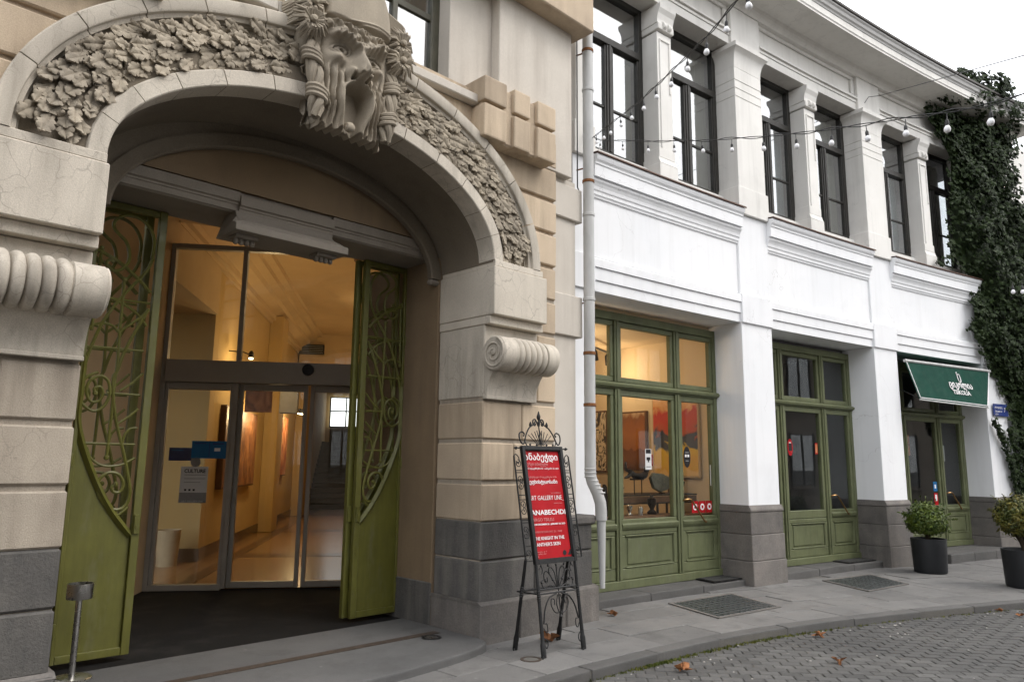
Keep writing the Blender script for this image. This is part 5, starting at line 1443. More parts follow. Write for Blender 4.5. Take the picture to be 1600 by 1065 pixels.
lg = [(-.02, .165), (.03, .175), (.05, .13), (.045, .06), (.02, .0), (-.03, -.01), (-.055, .05), (-.055, .12), (-.045, .165), (-.055, .205), (-.03, .22)]
o0 = awp(.60, .36, .014)
MB().tube([o0+ux_*a*.85+uy_*(b*.85-.03) for a, b, _ in [(p.x, p.y, 0) for p in spline([(a, b, 0) for a, b in lg], 5)]], .009, 6).build('emblem', 'ink', aw, 0, True)
aws('ციკოლია', .17, .61, .565, .80, .003)
aws('TSIKOLIA', .115, .61, .74, .60, .002)

# ------------------------------------------------------------------ street plaque
pq = thing('street_plaque', 'blue enamel house-number plaque on the white pillar by the ivy', 'plaque', wpt(10.72, .06, 2.65))
WB('plate', 'plaq', pq, 10.46, 11.0, .052, .064, 2.64, 2.88, .004, nx=1)
for s_ in (10.475, 10.985):
    for z in (2.655, 2.865): MB().lathe([(.008, 0), (.006, .006)], wpt(s_, .064, z), 8, Vector(wpt(10, 1, 0))-Vector(wpt(10, 0, 0))).build('screw', 'steel', pq)
wu = Vector(wpt(11, .07, 0))-Vector(wpt(10.46, .07, 0))
lettering('7', .13, 'ink', pq, wpt(10.83, .068, 2.72), wu, (0, 0, 1))
lettering('გრიბოედოვის ქ.', .055, 'ink', pq, wpt(10.50, .068, 2.79), wu, (0, 0, 1), width=.28)
lettering('Griboedov St.', .05, 'ink', pq, wpt(10.50, .068, 2.715), wu, (0, 0, 1), width=.26)
lettering('გზა', .035, 'ink', pq, wpt(10.50, .068, 2.665), wu, (0, 0, 1), width=.12)

# ------------------------------------------------------------------ string lights
def proj(p):
    d = Vector(p)-Vector((0, 0, 1.6)); z = d.dot(FWD); return 800+1154.16*d.dot(r2)/z, 532.5-1154.16*d.dot(u2)/z
def rayp(px, py, dist):
    d = (FWD*1154.16+r2*(px-800)-u2*(py-532.5)).normalized(); return Vector((0, 0, 1.6))+d*dist
bulb_me = MB().lathe([(.002, -.031), (.015, -.028), (.025, -.018), (.0285, 0), (.025, .014), (.018, .026), (.014, .034)], (0, 0, 0), 16).mesh('bulb', 'bulb', 0, True)
sock_me = MB().lathe([(.0155, .028), (.0165, .034), (.0165, .072), (.012, .082), (.005, .092), (.0035, .15)], (0, 0, 0), 10).mesh('socket', 'socket', 0, True)
HOOK = Vector(wpt(-.11, .12, 5.56))
def string_lights(label, end, L, drop=.095):
    r_ = thing('string_lights', label, 'string lights', HOOK, 'string lights over the street')
    cab = [HOOK]
    for (bx_, by_) in L:
        lo_, hi_ = 0., 1.05
        for _ in range(40):
            m_ = (lo_+hi_)/2; p = HOOK.lerp(end, m_)
            if proj(p)[0] < bx_: lo_ = m_
            else: hi_ = m_
        p = HOOK.lerp(end, lo_)
        za, zb_ = p.z-3, p.z+3
        for _ in range(40):
            m_ = (za+zb_)/2; q = Vector((p.x, p.y, m_))
            if proj(q)[1] > by_: za = m_
            else: zb_ = m_
        q = Vector((p.x, p.y, za))
        b = obj('bulb', bulb_me); b.parent = r_; b.location = q-HOOK; b.scale = (.6,)*3
        b.rotation_euler = (random.uniform(-.12, .12), random.uniform(-.12, .12), 0)
        s_ = obj('socket', sock_me); s_.parent = b
        cab.append(q+Vector((0, 0, drop)))
    cab.append(end)
    for k in (0, 1):
        P = spline(cab, 5)
        MB().tube([p+Vector((0, 0, .012*math.sin(i*.8+k*3)*(1 if k else .4))) for i, p in enumerate(P)], .0032, 5).build('cable', 'cable', r_, 0, True)
    return r_
c1 = [(143, 818), (185, 790), (225, 765), (262, 738), (320, 695), (378, 655), (444, 603), (515, 540), (595, 470), (686, 385), (790, 290), (900, 168), (1025, 35)]
string_lights('string of frosted bulbs climbing steeply overhead from the wall hook', rayp(1215, -60, 3.9), [(880+a/3.55, b/3.55) for a, b in c1])
c2 = [(204, 820), (330, 825), (468, 835), (613, 835), (770, 838), (928, 832), (1103, 825)]
c3 = [(108, 825), (290, 812), (480, 795), (680, 770), (890, 742), (1117, 717), (1357, 678)]
string_lights('string of frosted bulbs running level across the street to the right', rayp(1690, 118, 4.2), [(880+a/3.55, b/3.55) for a, b in c2]+[(1160+a/3.55, b/3.55) for a, b in c3[1:]])
hk = MB().tube([HOOK+Vector((0, .12, -.02)), HOOK+Vector((0, .02, 0)), HOOK+Vector((-.02, -.02, .02)), HOOK+Vector((-.05, -.01, -.06))], .009, 6)
tag(hk.build('wall_hook', 'iron'), 'small iron hook holding the two light strings on the white wall', 'hook')
far_a, far_b = Vector(wpt(12.3, .6, 5.1)), Vector(wpt(14.5, 3.2, 5.4))
r_ = thing('string_lights', 'short far string of bulbs in front of the ivy at the right edge', 'string lights', far_a, 'string lights over the street')
MB().tube([far_a, far_a.lerp(far_b, .5)-Vector((0, 0, .1)), far_b], .005, 5).build('cable', 'cable', r_)
for px_ in (1583, 1598):
    q = rayp(px_, 456, 13.2); b = obj('bulb', bulb_me); b.parent = r_; b.location = q-far_a
    s_ = obj('socket', sock_me); s_.parent = b
sw_a = Vector(wpt(6.86, .12, 8.27))
tw = MB().tube([sw_a+Vector((0, .1, -.12)), sw_a, sw_a+Vector((.25, -.1, .08)), rayp(1660, 70, 9.)], .006, 5)
tag(tw.build('overhead_wire', 'cable'), 'thin overhead wire anchored under the eave of the white building', 'wire')

# ------------------------------------------------------------------ ivy
iv = thing('ivy', 'dense dark green ivy covering the right end of the white building', 'ivy', wpt(11.4, .1, 0))
ILB = [(9.6, 9.7), (9.2, 9.0), (8.9, 8.85), (8.55, 8.95), (7.83, 9.62), (7.3, 9.55), (6.88, 9.42), (6.2, 9.45), (5.75, 9.4), (5.5, 9.75), (5.26, 10.1), (4.6, 9.95), (4.21, 9.9), (3.74, 10.26), (3.2, 10.8), (2.77, 11.05), (2.0, 11.2), (.9, 11.35), (.2, 11.5)]
def ivl(z):
    for (a, b), (c, d) in zip(ILB, ILB[1:]):
        if c <= z <= a: return b+(d-b)*(a-z)/(a-c)
    return 11.6 if z < 1 else 9.9
def ivr(z):
    if z > 9.3: return 11.2
    if z > 7.3: return 11.75-.4*max(0, 1-abs(z-8.0)/.7)
    if z > 6.6: return 11.6+(7.3-z)*3.2
    return 14.5
ri = random.Random(33)
def nzz(a, b): return math.sin(a*2.3+1)*math.sin(b*1.9+a)+.5*math.sin(a*6.1+b*4.7)+.35*math.sin(b*9.3-a*5.)
leaf5 = [(0, 1.), (.42, .55), (.95, .42), (.62, -.05), (.72, -.55), (0, -.35), (-.72, -.55), (-.62, -.05), (-.95, .42), (-.42, .55)]
lv = MB(); nlv = 0
def add_leaf(mb, p, nrm, up, sz, shape=leaf5, cup=.18):
    nrm = nrm.normalized(); x_ = up.cross(nrm)
    if x_.length < 1e-4: x_ = nrm.orthogonal()
    x_.normalize(); y_ = nrm.cross(x_)
    k = len(mb.v); mb.v.append(tuple(p+nrm*sz*cup))
    for a, b in shape: mb.v.append(tuple(p+x_*a*sz*.6+y_*b*sz*.6))
    m = len(shape)
    mb.f += [(k, k+1+i, k+1+(i+1) % m) for i in range(m)]
while nlv < 15000:
    z = ri.uniform(.1, 9.55); l_, r__ = ivl(z), ivr(z)
    s_ = ri.uniform(l_-.12, min(r__, 13.6)+.1)
    if s_ < l_ and ri.random() > .35: continue
    dens = nzz(s_, z)
    if dens < -1.15 and ri.random() < .8: continue
    bul = .10+.32*min(1., max(0., (s_-l_))/.7)+.13*dens
    if z > 8.7: bul += .35
    if s_ > 11.2 and z > 7: bul *= .6+.4*ri.random()
    d_ = .03+max(.05, bul)*ri.uniform(.55, 1.05)
    p = Vector(wpt(s_, d_, z)); out = Vector(wpt(s_, d_+1, z))-p
    nrm = out+Vector((ri.uniform(-.8, .8), ri.uniform(-.6, .6), ri.uniform(-.2, .9)))
    add_leaf(lv, p, nrm, Vector((ri.uniform(-.5, .5), 0, -1)), ri.choice((ri.uniform(.045, .08), ri.uniform(.07, .125), ri.uniform(.09, .14)))); nlv += 1
# trailing sprays over the plaster and beside the plaque
for (s0, z0, s1, z1, n_) in ((10.25, 4.95, 9.85, 4.85, 40), (10.2, 4.35, 9.7, 4.28, 40), (11.0, 1.2, 10.3, 2.55, 420), (11.1, 1.0, 10.85, 2.4, 420), (11.2, .7, 10.75, 1.0, 200), (9.3, 5.6, 8.75, 5.45, 50), (9.4, 8.9, 8.75, 9.15, 60), (9.3, 8.3, 8.85, 8.75, 60)):
    for k in range(n_):
        t = k/n_; w_ = .11*(1-t)+.02
        s_ = s0+(s1-s0)*t+ri.gauss(0, w_*.6)+.12*math.sin(t*3)*(1 if z0 < 2 else 0); z = z0+(z1-z0)*t+ri.gauss(0, w_)
        d_ = .07+abs(ri.gauss(0, .06)); p = Vector(wpt(s_, d_, z)); out = Vector(wpt(s_, d_+1, z))-p
        add_leaf(lv, p, out+Vector((ri.uniform(-.6, .6), ri.uniform(-.5, .5), ri.uniform(-.3, .6))), Vector((ri.uniform(-.5, .5), 0, -1)), ri.uniform(.05, .085))
o = lv.build('leaves', 'ivy', iv); o['kind'] = 'stuff'
fl = MB(); nz_i, ns_i = 60, 20
for j in range(nz_i+1):
    z = .1+9.2*j/nz_i
    for i in range(ns_i+1):
        l_ = ivl(z)+.18; s_ = l_+(min(ivr(z), 14.)-.15-l_)*i/ns_i
        e = math.sin(math.pi*min(1, i/3.2)/2)
        fl.v.append(wpt(s_, .03+e*(.14+.05*nzz(s_, z)), z))
for j in range(nz_i):
    for i in range(ns_i): a = j*(ns_i+1)+i; fl.f.append((a, a+1, a+ns_i+2, a+ns_i+1))
fl.build('undergrowth', 'ivy', iv, 0, True)
for k in range(7):
    s0 = 11.55+ri.uniform(0, 1.); pts = [wpt(s0+(.05*k)*t+.1*math.sin(t*9+k), .08, .1+t*ri.uniform(4, 7)) for t in [q/9 for q in range(10)]]
    MB().tube(pts, [.02*(1-q/14) for q in range(10)], 6).build('stem', 'stem', iv, 0, True)
nb = WB('garden_wall', 'reveal', None, 11.35, 15, -.6, -.02, -.05, 6.6, .01); tag(nb, 'ivy-covered lower wall adjoining the white building on the right', 'wall')
rl = thing('railing', 'thin black balcony railing above the ivy at the right edge', 'railing', wpt(11.9, .1, 6.6))
for k in range(14): MB().tube([wpt(11.75+k*.12, .1, 6.6), wpt(11.75+k*.12, .1, 7.28)], .009, 5).build('baluster', 'iron', rl)
MB().tube([wpt(11.7, .1, 7.28), wpt(13.5, .1, 7.28)], .014, 6).build('handrail', 'iron', rl)
chm = thing('chimney', 'small ribbed terracotta chimney pot on the roof edge by the ivy', 'chimney', wpt(9.6, .1, 9.1))
MB().lathe([(.17, 0), (.17, .2), (.2, .22), (.2, .42), (.16, .42)], wpt(9.75, .15, 9.1), 20).build('pot', 'plank', chm, 0, True)
for k in range(10): a = k*.628; p = Vector(wpt(9.75, .15, 9.32))+Vector((.2*math.cos(a), .2*math.sin(a), 0)); MB().tube([p, p+Vector((0, 0, .1))], .018, 5).build('rib', 'rust', chm)

# ------------------------------------------------------------------ potted box shrubs
def planter(label, x, y, rad, h, cr, cz, mat, seed, n):
    q = random.Random(seed); r_ = thing('potted_shrub', label, 'potted shrub', (x, y, 0), 'potted shrubs by the door')
    MB().lathe([(rad*.90, .012), (rad*.92, .03), (rad, h-.012), (rad, h), (rad-.022, h), (rad-.03, h-.06)], (x, y, 0), 48).build('pot', 'pot', r_, 0, True)
    MB().lathe([(rad*.84, 0), (rad*.84, .012)], (x, y, 0), 32).build('pot_foot', 'pot', r_)
    MB().lathe([(rad-.03, h-.08), (rad-.03, h-.055), (.01, h-.045)], (x, y, 0), 24).build('soil', 'soil', r_)
    br = MB(); br2 = [((0, 0, h-.06), (0, 0, h+.1))]
    for k in range(9):
        a = q.uniform(0, 6.28); t = q.uniform(.2, .6)*cr
        br.tube([(x, y, h-.06), (x+.25*t*math.cos(a), y+.25*t*math.sin(a), h+.1), (x+t*math.cos(a), y+t*math.sin(a), cz+q.uniform(-.1, .15))], [.022, .016, .006], 6)
    br.build('trunk', 'stem', r_, 0, True)
    crn_ = MB(); cnt = 0; base = Vector((x, y, cz))
    lumps = [(Vector((q.gauss(0, 1), q.gauss(0, 1), q.gauss(0, .9))).normalized(), q.uniform(.2, .42)) for _ in range(26)]
    while cnt < n:
        v = Vector((q.gauss(0, 1), q.gauss(0, 1), q.gauss(0, 1))).normalized()
        bump_ = 0
        for l_, w_ in lumps:
            c_ = v.dot(l_)
            if c_ > .82: bump_ = max(bump_, (c_-.82)/.18*w_)
        lim = .86+bump_*.55
        rr = cr*lim*(q.uniform(.55, 1.)**.6)
        zz = v.z*rr*(.92 if v.z > 0 else .80)
        p = base+Vector((v.x*rr, v.y*rr, zz))
        if v.z < -.75 and q.random() < .6: continue
        if q.random() < .04: p += v*.05
        nrm = v+Vector((q.uniform(-.7, .7), q.uniform(-.7, .7), q.uniform(-.3, .9)))
        k0 = len(crn_.v)
        add_leaf(crn_, p, nrm, Vector((q.uniform(-1, 1), q.uniform(-1, 1), q.uniform(-1, 1))), q.uniform(.04, .062), [(0, 1), (.42, .35), (.34, -.5), (0, -.9), (-.34, -.5), (-.42, .35)], .1)
        cnt += 1
    for _ in range(34):
        v = Vector((q.gauss(0, 1), q.gauss(0, 1), q.gauss(.4, 1))).normalized()
        if v.z < -.3: continue
        p0 = base+Vector((v.x, v.y, v.z*.9))*cr*.8; L_ = q.uniform(.10, .20); d_ = (v+Vector((q.uniform(-.4, .4), q.uniform(-.4, .4), q.uniform(0, .6)))).normalized()
        for m_ in range(7):
            p = p0+d_*L_*(m_+1)/7
            add_leaf(crn_, p, Vector((q.uniform(-1, 1), q.uniform(-1, 1), q.uniform(-.2, 1)))+v*.5, Vector((q.uniform(-1, 1), q.uniform(-1, 1), q.uniform(-1, 1))), q.uniform(.035, .055), [(0, 1), (.42, .35), (.34, -.5), (0, -.9), (-.34, -.5), (-.42, .35)], .1)
    crn_.build('crown', mat, r_)
    return r_
planter('clipped round box shrub in a black pot by the pillar', 13.06, 3.98, .255, .525, .31, .80, 'box', 3, 3600)
planter('larger reddish-green box shrub in a black pot at the right edge', 12.55, 2.60, .29, .51, .35, .93, 'boxr', 8, 4200)

# ------------------------------------------------------------------ pavement lights, mats, discs, dry leaves
def grate(label, Q, nx_, ny_):
    r_ = thing('pavement_light', label, 'pavement light', (sum(a for a, b in Q)/4, sum(b for a, b in Q)/4, 0))
    def b(u, v, z):
        (ax, ay), (bx, by), (cx_, cy_), (dx, dy) = Q[3], Q[2], Q[1], Q[0]
        return ((ax*(1-u)+bx*u)*(1-v)+(dx*(1-u)+cx_*u)*v, (ay*(1-u)+by*u)*(1-v)+(dy*(1-u)+cy_*u)*v, z)
    BX('bed', 'joint', r_, 0, 1, 0, 1, -.03, .004, 0, b)
    for (u0, u1, v0, v1) in ((0, 1, 0, .045), (0, 1, .955, 1), (0, .035, .045, .955), (.965, 1, .045, .955)):
        BX('surround', 'basalt_l', r_, u0, u1, v0, v1, .0, .009, .002, b)
    for j in range(ny_):
        for i in range(nx_):
            u0, u1 = .04+.92*i/nx_, .04+.92*(i+.84)/nx_; v0, v1 = .05+.9*j/ny_, .05+.9*(j+.74)/ny_
            BX('glass_lens', 'glassblock', r_, u0, u1, v0, v1, .0, .0095, .002, b)
grate('square pavement light of dark glass lenses in front of the gallery window', GR1, 11, 9)
grate('square pavement light of dark glass lenses in front of the dark shop door', GR2, 11, 9)
def doormat(label, Q, z):
    r_ = thing('doormat', label, 'doormat', (Q[0][0], Q[0][1], z))
    MB().prism(Q, lambda a, b, t: (a, b, t), z, z+.012).build('border', 'mat', r_, .003)
    c = (sum(a for a, b in Q)/4, sum(b for a, b in Q)/4)
    MB().prism([(c[0]+(a-c[0])*.86, c[1]+(b-c[1])*.86) for a, b in Q], lambda a, b, t: (a, b, t), z+.012, z+.016).build('pile', 'rubber', r_)
doormat('flat dark doormat at the right end of the gallery shopfront', [wpt(2.42, -.44, 0)[:2], wpt(3.0, -.44, 0)[:2], wpt(2.98, -.08, 0)[:2], wpt(2.36, -.08, 0)[:2]], .092)
doormat('flat dark doormat in front of the dark shop door', [wpt(5.75, -.44, 0)[:2], wpt(6.55, -.44, 0)[:2], wpt(6.5, -.12, 0)[:2], wpt(5.7, -.12, 0)[:2]], .106)
def disc(label, x, y, z, r0, mat, inner):
    r_ = thing('ground_spotlight', label, 'ground light', (x, y, z))
    MB().lathe([(r0, 0), (r0, .004), (r0*.72, .005), (r0*.72, 0)], (x, y, z), 28).build('rim', mat, r_, 0, True)
    MB().lathe([(r0*.70, 0), (r0*.70, .003), (.005, .004)], (x, y, z), 24).build('lens', inner, r_, 0, True)
disc('round black-rimmed ground spotlight set in the granite entrance step', 4.35, 5.46, .067, .09, 'iron', 'steel')
disc('round worn ground cover in the pavement beside the easel', 4.66, 4.52, .003, .09, 'slot', 'joint')
rd = random.Random(6)
LEAF_NAMES = ['large curled dry leaf lying on the road near the easel', 'dry leaf lying on the road at the kerb below the gallery pavement light', 'dry leaf lying farthest out on the bare road', 'dry leaf on the pavement beneath the easel', 'clump of dry leaf at the foot of the downpipe', 'small dry leaf at the kerb near the right edge', 'second small dry leaf on the road at the right edge']
for lb, x, y, z, sz in zip(LEAF_NAMES, (5.54, 7.64, 6.77, 5.24, 6.62, 10.6, 10.42), (3.62, 3.40, 2.85, 4.86, 5.2, 2.52, 2.27), (-.066, -.066, -.066, .004, .004, -.066, -.066), (.085, .075, .07, .11, .07, .05, .05)):
    a0 = rd.uniform(0, 6.28); m_ = MB(); ns = 40; c_ = Vector((x, y, z+.012))
    ph = rd.uniform(0, 6)
    for ring_ in (0., .5, 1.):
        for k in range(ns):
            t = 2*math.pi*k/ns; rr = ring_*sz*(.62+.30*math.cos(5*t+.3)+.10*math.cos(15*t)) if ring_ == 1 else ring_*sz*(.62+.1*math.cos(5*t))
            zz = .02*math.sin(2*t+ph)*ring_+.035*ring_*ring_*abs(math.sin(1.5*t+ph))
            m_.v.append((c_.x+rr*math.cos(t+a0), c_.y+rr*math.sin(t+a0), c_.z+zz*sz/.08))
    for g in (0, 1):
        for k in range(ns): m_.f.append((g*ns+k, g*ns+(k+1) % ns, (g+1)*ns+(k+1) % ns, (g+1)*ns+k))
    r_ = thing('dry_leaf', lb, 'dry leaf', (x, y, z), 'fallen dry leaves')
    m_.build('blade', 'dry', r_)
    MB().tube([c_, c_+Vector((sz*.9*math.cos(a0+3.3), sz*.9*math.sin(a0+3.3), .004))], .002, 5).build('stalk', 'stem', r_)

# ------------------------------------------------------------------ wrought-iron easel with the red poster
es = thing('sign_easel', 'black wrought-iron easel holding a tall red exhibition poster', 'sign easel', (5.03, 4.65, 0))
EO = Vector((4.785, 4.605, .742)); EX = Vector((.497, -.045, 0)); EYv = Vector((0, .185, 1.024))
exn = EX.normalized(); eyn = EYv.normalized(); ezn = exn.cross(eyn).normalized()   # faces the street
if ezn.y > 0: ezn = -ezn
EW, EH = EX.length, EYv.length
def ep(u, v, w=0.): return EO+exn*u+eyn*v+ezn*w
def ebox(nm, u0, u1, v0, v1, w0, w1, mat='iron', b=.003): return MB().box(u0, u1, v0, v1, w0, w1, lambda a, b_, c: tuple(ep(a, b_, c))).build(nm, mat, es, b)
fw = .036
ebox('frame_side', 0, fw, 0, EH, -.02, .022); ebox('frame_side', EW-fw, EW, 0, EH, -.02, .022); ebox('frame_rail', fw, EW-fw, 0, fw, -.02, .022); ebox('frame_rail', fw, EW-fw, EH-fw, EH, -.02, .022)
for (a, b, c, d) in ((fw, fw+.008, fw, EH-fw), (EW-fw-.008, EW-fw, fw, EH-fw), (fw+.008, EW-fw-.008, fw, fw+.008), (fw+.008, EW-fw-.008, EH-fw-.008, EH-fw)): ebox('frame_bead', a, b, c, d, -.01, .012)
ebox('back_board', fw*.5, EW-fw*.5, fw*.5, EH-fw*.5, -.018, -.008)
# the poster sheet, slightly wavy
pm = MB(); npu, npv = 12, 30
for j in range(npv+1):
    for i in range(npu+1):
        u = fw*.6+(EW-fw*1.2)*i/npu; v = fw*.6+(EH-fw*1.2)*j/npv
        pm.v.append(tuple(ep(u, v, -.004+.001*math.sin(i*1.1+j*.35)+.0008*math.sin(j*.8))))
for j in range(npv):
    for i in range(npu): a = j*(npu+1)+i; pm.f.append((a, a+1, a+npu+2, a+npu+1))
pm.build('poster', 'red', es, 0, True)
def pt(txt, size, v, u=None, width=None, mat='ink', bold=0., al='LEFT'):
    lettering(txt, size, mat, es, ep(fw-.004 if u is None else u, v, -.0005), exn, eyn, al, bold, width)
H_ = EH
pt('ანაბეჭდი', .082, H_*.878, fw-.004, .40, 'ink', .0010)
pt('სერგო თბილელი', .040, H_*.828, fw-.004, .27, 'pink')
pt('2022 დეკემბერი 22 - იანვარი 20, 2023', .02, H_*.797, fw-.004, .40, 'ink')
pt('პრეზენტაცია 22 დეკემბერი 19:00', .02, H_*.722, fw-.004, .36, 'pink')
pt('ვეფხისტყაოსანი', .046, H_*.672, fw-.004, .36, 'ink', .0006)
pt('art exhibition', .016, H_*.585, .30, .12, 'pink')
pt('ART GALLERY LINE_', .058, H_*.530, fw-.008, .42, 'ink', -.0004)
pt('opening hours', .014, H_*.497, .32, .10, 'pink')
pt('ANABECHDI', .060, H_*.405, fw-.004, .415, 'ink', .0009)
pt('SERGO TBILELI', .040, H_*.350, fw-.004, .26, 'pink')
pt('FROM DECEMBER 22 - JANUARY 20, 2023', .02, H_*.318, fw-.004, .39, 'ink', .0004)
pt('PRESENTATION DEC 22 - 19:00', .02, H_*.255, fw-.004, .34, 'pink')
pt('THE KNIGHT IN THE', .042, H_*.195, fw-.004, .36, 'ink', .0003)
pt("PANTHER'S SKIN", .042, H_*.145, fw-.004, .30, 'ink', .0003)
pt('griboedov str 7', .015, H_*.095, fw-.004, .13, 'pink'); pt('art gallery line', .015, H_*.078, fw-.004, .12, 'pink'); pt('f  i', .02, H_*.055, fw+.004, .02, 'ink')
MB().lathe([(.022, 0), (.022, .001)], ep(EW-.125, H_*.078, -.001), 20, ezn).build('emblem', 'black', es)
MB().prism([(EW-.09, H_*.058), (EW-.048, H_*.058), (EW-.04, H_*.10), (EW-.06, H_*.105), (EW-.066, H_*.085)], lambda a, b, t: tuple(ep(a, b, t)), -.002, -.001).build('emblem', 'black', es)
def rod(nm, pts, r_=.006, n=6, k=5): return MB().tube(spline([tuple(p) for p in pts], k) if k else pts, r_, n).build(nm, 'iron', es, 0, True)
def legx(nm, a, b):
    a, b = Vector(a), Vector(b)
    L = (b-a).length
    rr = [.014, .015, .0155, .0165, .018, .024, .023]
    MB().tube([a.lerp(b, t) for t in (0, .3, .6, .78, .84, .87, 1)], rr, 10).build(nm, 'iron', es, 0, True)
    d = (b-a).normalized()
    for t in (.30, .325, .35, .375, .40): MB().lathe([(.0155, -.006), (.021, 0), (.0155, .006)], a.lerp(b, t), 10, d).build('collar', 'iron', es, 0, True)
    MB().tube([b+Vector((0, 0, .012)), b+Vector((-.045, -.03, .004))], [.010, .006], 6).build('foot_hook', 'iron', es)
legx('leg', ep(.018, .0, 0), (4.775, 4.48, .004)); legx('leg', ep(EW-.018, .0, 0), (5.276, 4.468, .004))
wl, wr = -.085, EW+.085
legx('leg', ep(wl, .05, -.01), (4.805, 4.857, .004)); legx('leg', ep(EW-.06, .05, -.03), (5.376, 4.862, .004))
# side wings with scrolls
def spiral(c, r0, turns, a0, sgn=1, n=26, shrink=.82):
    return [(c[0]+r0*(1-shrink*k/n)*math.cos(a0+sgn*turns*6.283*k/n), c[1]+r0*(1-shrink*k/n)*math.sin(a0+sgn*turns*6.283*k/n)) for k in range(n+1)]
for sg, base, edge in ((-1, 0., wl), (1, EW, wr)):
    rod('wing_bar', [ep(edge, .03, -.008), ep(edge, .95, -.008)], .008, 6, 0)
    for v in (.035, .16, .36, .38, .56, .60, .80, .82): rod('wing_rung', [ep(base, v, -.008), ep(edge, v, -.008)], .0045, 5, 0)
    mid = (base+edge)/2
    for k, v in enumerate((.10, .25, .30, .46, .52, .68, .74, .88)):
        sp_ = spiral((mid+sg*.004, v), .036, 1.35, 1.57 if k % 2 else -1.57, sg if k % 2 else -sg)
        rod('wing_scroll', [ep(a, b, -.008) for a, b in sp_], .0042, 5, 2)
    rod('wing_tip', [ep(edge, .95, -.008), ep(edge-sg*.02, .965, -.008), ep(edge-sg*.05, .94, -.008), ep(edge-sg*.055, .90, -.008), ep(edge-sg*.03, .885, -.008), ep(edge-sg*.02, .905, -.008)], .005, 5)
    rod('finial_rod', [ep(base, EH-.02, 0), ep(base+sg*.04, EH-.02, 0), ep(base+sg*.075, EH-.018, 0)], .007, 6, 0)
    MB().lathe([(.004, -.02), (.016, 0), (.003, .028)], ep(base+sg*.055, EH-.02, 0), 8, exn*sg).build('finial', 'iron', es, 0, True)
# crest
cxu = EW/2
for sg in (-1, 1):
    rod('crest_scroll', [ep(cxu+sg*a, EH+b, 0) for a, b in [(.03, .245), (.055, .21), (.12, .17), (.17, .10), (.20, .03), (.225, .02), (.25, .06), (.248, .11), (.215, .13), (.19, .115), (.2, .09)]], .007)
    rod('crest_scroll', [ep(cxu+sg*a, EH+b, 0) for a, b in [(.17, .0), (.19, .05), (.16, .12)]], .0055)
    rod('crest_scroll', [ep(cxu+sg*a, EH+b, 0) for a, b in [(.005, .19), (.03, .25), (.06, .245), (.065, .21), (.045, .195), (.035, .215)]], .007)
    for a0_ in (.03, .06, .1, .14): rod('crest_ray', [ep(cxu+sg*a0_*.25, EH+.01, 0), ep(cxu+sg*a0_, EH+.16-a0_*.4, 0)], .004, 5, 0)
    MB().lathe([(.004, -.024), (.014, -.006), (.012, .01), (.003, .03)], ep(cxu+sg*.10, EH+.20, 0), 8).build('bud', 'iron', es, 0, True)
    for a0_ in (.06, .14): MB().lathe([(.003, -.012), (.012, 0), (.003, .012)], ep(cxu+sg*a0_, EH+.012, .01), 8).build('bud', 'iron', es, 0, True)
MB().lathe([(.008, 0), (.012, .02), (.006, .04), (.017, .06), (.02, .08), (.012, .10), (.004, .13)], ep(cxu, EH+.20, 0), 10).build('top_finial', 'iron', es, 0, True)
rod('crest_rod', [ep(cxu, EH, 0), ep(cxu, EH+.22, 0)], .006, 6, 0)
for sg in (-1, 1): rod('crest_loop', [ep(cxu+sg*a, EH+b, .004) for a, b in [(.0, .03), (.018, .08), (.0, .15)]], .004, 5)
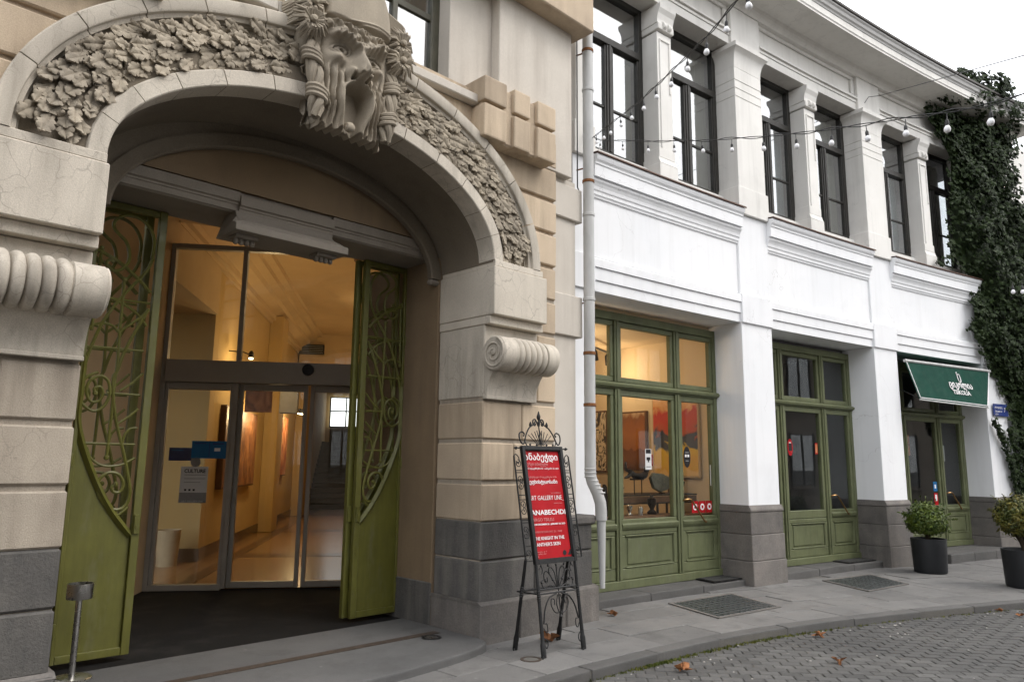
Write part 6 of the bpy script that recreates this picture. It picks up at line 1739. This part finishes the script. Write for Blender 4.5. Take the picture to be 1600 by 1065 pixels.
# lower ironwork between the legs
def low(u, z, back=0.):
    t = (EO.z-z)/EO.z; f0 = Vector((4.795, 4.60-.12*t, z)); f1 = Vector((5.268, 4.563-.095*t, z))
    return f0.lerp(f1, u)+Vector((0, back, 0))
for z, bk in ((.50, 0), (.535, 0), (.505, .2)): rod('stretcher', [low(0, z, bk), low(1, z, bk)], .008, 6, 0)
rod('stretcher', [low(0, .5), Vector((4.77, 4.80, .5))], .007, 6, 0); rod('stretcher', [low(1, .5), Vector((5.37, 4.78, .5))], .007, 6, 0)
rod('stretcher', [Vector((4.77, 4.80, .5)), Vector((5.37, 4.78, .5))], .007, 6, 0)
for sg in (-1, 1):
    C_ = .5
    rod('ornament', [low(C_+sg*a, z) for a, z in [(.02, .53), (.14, .62), (.25, .68), (.33, .66), (.32, .60), (.26, .59), (.25, .63)]], .005, 5)
    rod('ornament', [low(C_+sg*a, z) for a, z in [(.02, .54), (.06, .66), (.14, .71), (.2, .69), (.18, .65)]], .005, 5)
    rod('ornament', [low(C_+sg*a, z) for a, z in [(.05, .53), (.2, .56), (.34, .54), (.4, .58), (.36, .61)]], .005, 5)
    rod('ornament', [low(C_+sg*a, z) for a, z in [(.44, .70), (.38, .72), (.35, .69), (.38, .66)]], .005, 5)
    rod('arch_brace', [low(C_+sg*a, z) for a, z in [(.06, .49), (.25, .46), (.38, .38), (.455, .26)]], .007, 6)
    rod('ornament', [low(C_+sg*a, z) for a, z in [(.02, .33), (.14, .34), (.22, .40), (.2, .45), (.13, .44), (.14, .40)]], .005, 5)
    rod('ornament', [low(C_+sg*a, z) for a, z in [(.03, .48), (.08, .41), (.05, .35), (.02, .33)]], .005, 5)
    rod('ornament', [low(C_+sg*a, z) for a, z in [(.47, .23), (.41, .19), (.37, .21), (.38, .26), (.42, .26)]], .005, 5)
    rod('ornament', [low(C_+sg*a, z) for a, z in [(.475, .15), (.42, .13), (.40, .10), (.44, .07), (.475, .09)]], .005, 5)
    for a in (.12, .3, .4): MB().lathe([(.003, -.014), (.013, 0), (.003, .014)], low(C_+sg*a, .585+.1*(.3-abs(a-.2))), 8).build('bud', 'iron', es, 0, True)
rod('ornament', [low(.5, .72), low(.5, .32)], .006, 6, 0)
MB().lathe([(.004, -.026), (.016, 0), (.004, .02)], low(.5, .30), 8).build('bud', 'iron', es, 0, True)
for u in (.12, .3, .5, .7, .88): MB().lathe([(.003, -.012), (.011, 0), (.003, .012)], low(u, .727), 8).build('bud', 'iron', es, 0, True)

# ------------------------------------------------------------------ houses across the street (seen in the glass reflections)
def street_house(label, x0, x1, y0, y1, h, wall, face_y):
    ob = thing('street_house', label, 'house', ((x0+x1)/2, (y0+y1)/2, -.1), 'houses across the street')
    BX('wall', wall, ob, x0, x1, y0, y1, -.1, h, .02)
    BX('cornice', wall, ob, x0-.3, x1+.3, y0-.3, y1+.35, h+.002, h+.4, .02); BX('roof', 'roof', ob, x0, x1, y0, y1, h+.402, h+1., .1)
    nfl = int((h-.6)//3.1)
    for fl_ in range(nfl):
        fz = .9+3.1*fl_; n_ = int((x1-x0)//2.5)
        for k in range(n_):
            a = x0+.8+k*2.5
            w_ = BX('window', 'gwall', ob, a, a+1.2, y1-.05, y1+.012, fz, fz+2., 0)
            BX('pane', 'glass_w', w_, a+.03, a+1.17, y1+.02, y1+.024, fz+.03, fz+1.97, 0)
            for (p, q, z0, z1) in ((a-.07, a, fz-.06, fz+2.06), (a+1.2, a+1.27, fz-.06, fz+2.06), (a+.57, a+.63, fz, fz+2.)):
                BX('frame', 'dark', w_, p, q, y1+.001, y1+.05, z0, z1, 0)
            BX('sill', wall, w_, a-.12, a+1.32, y1, y1+.14, fz-.17, fz-.065, .01)
street_house('brown three-storey house across the street, mirrored in the shop glass', -18, 5.5, -15, -8.5, 10.2, 'facade', -8.5)
street_house('brown two-storey house farther right across the street', 17, 34, -16, -7.5, 7.4, 'facade', -7.5)
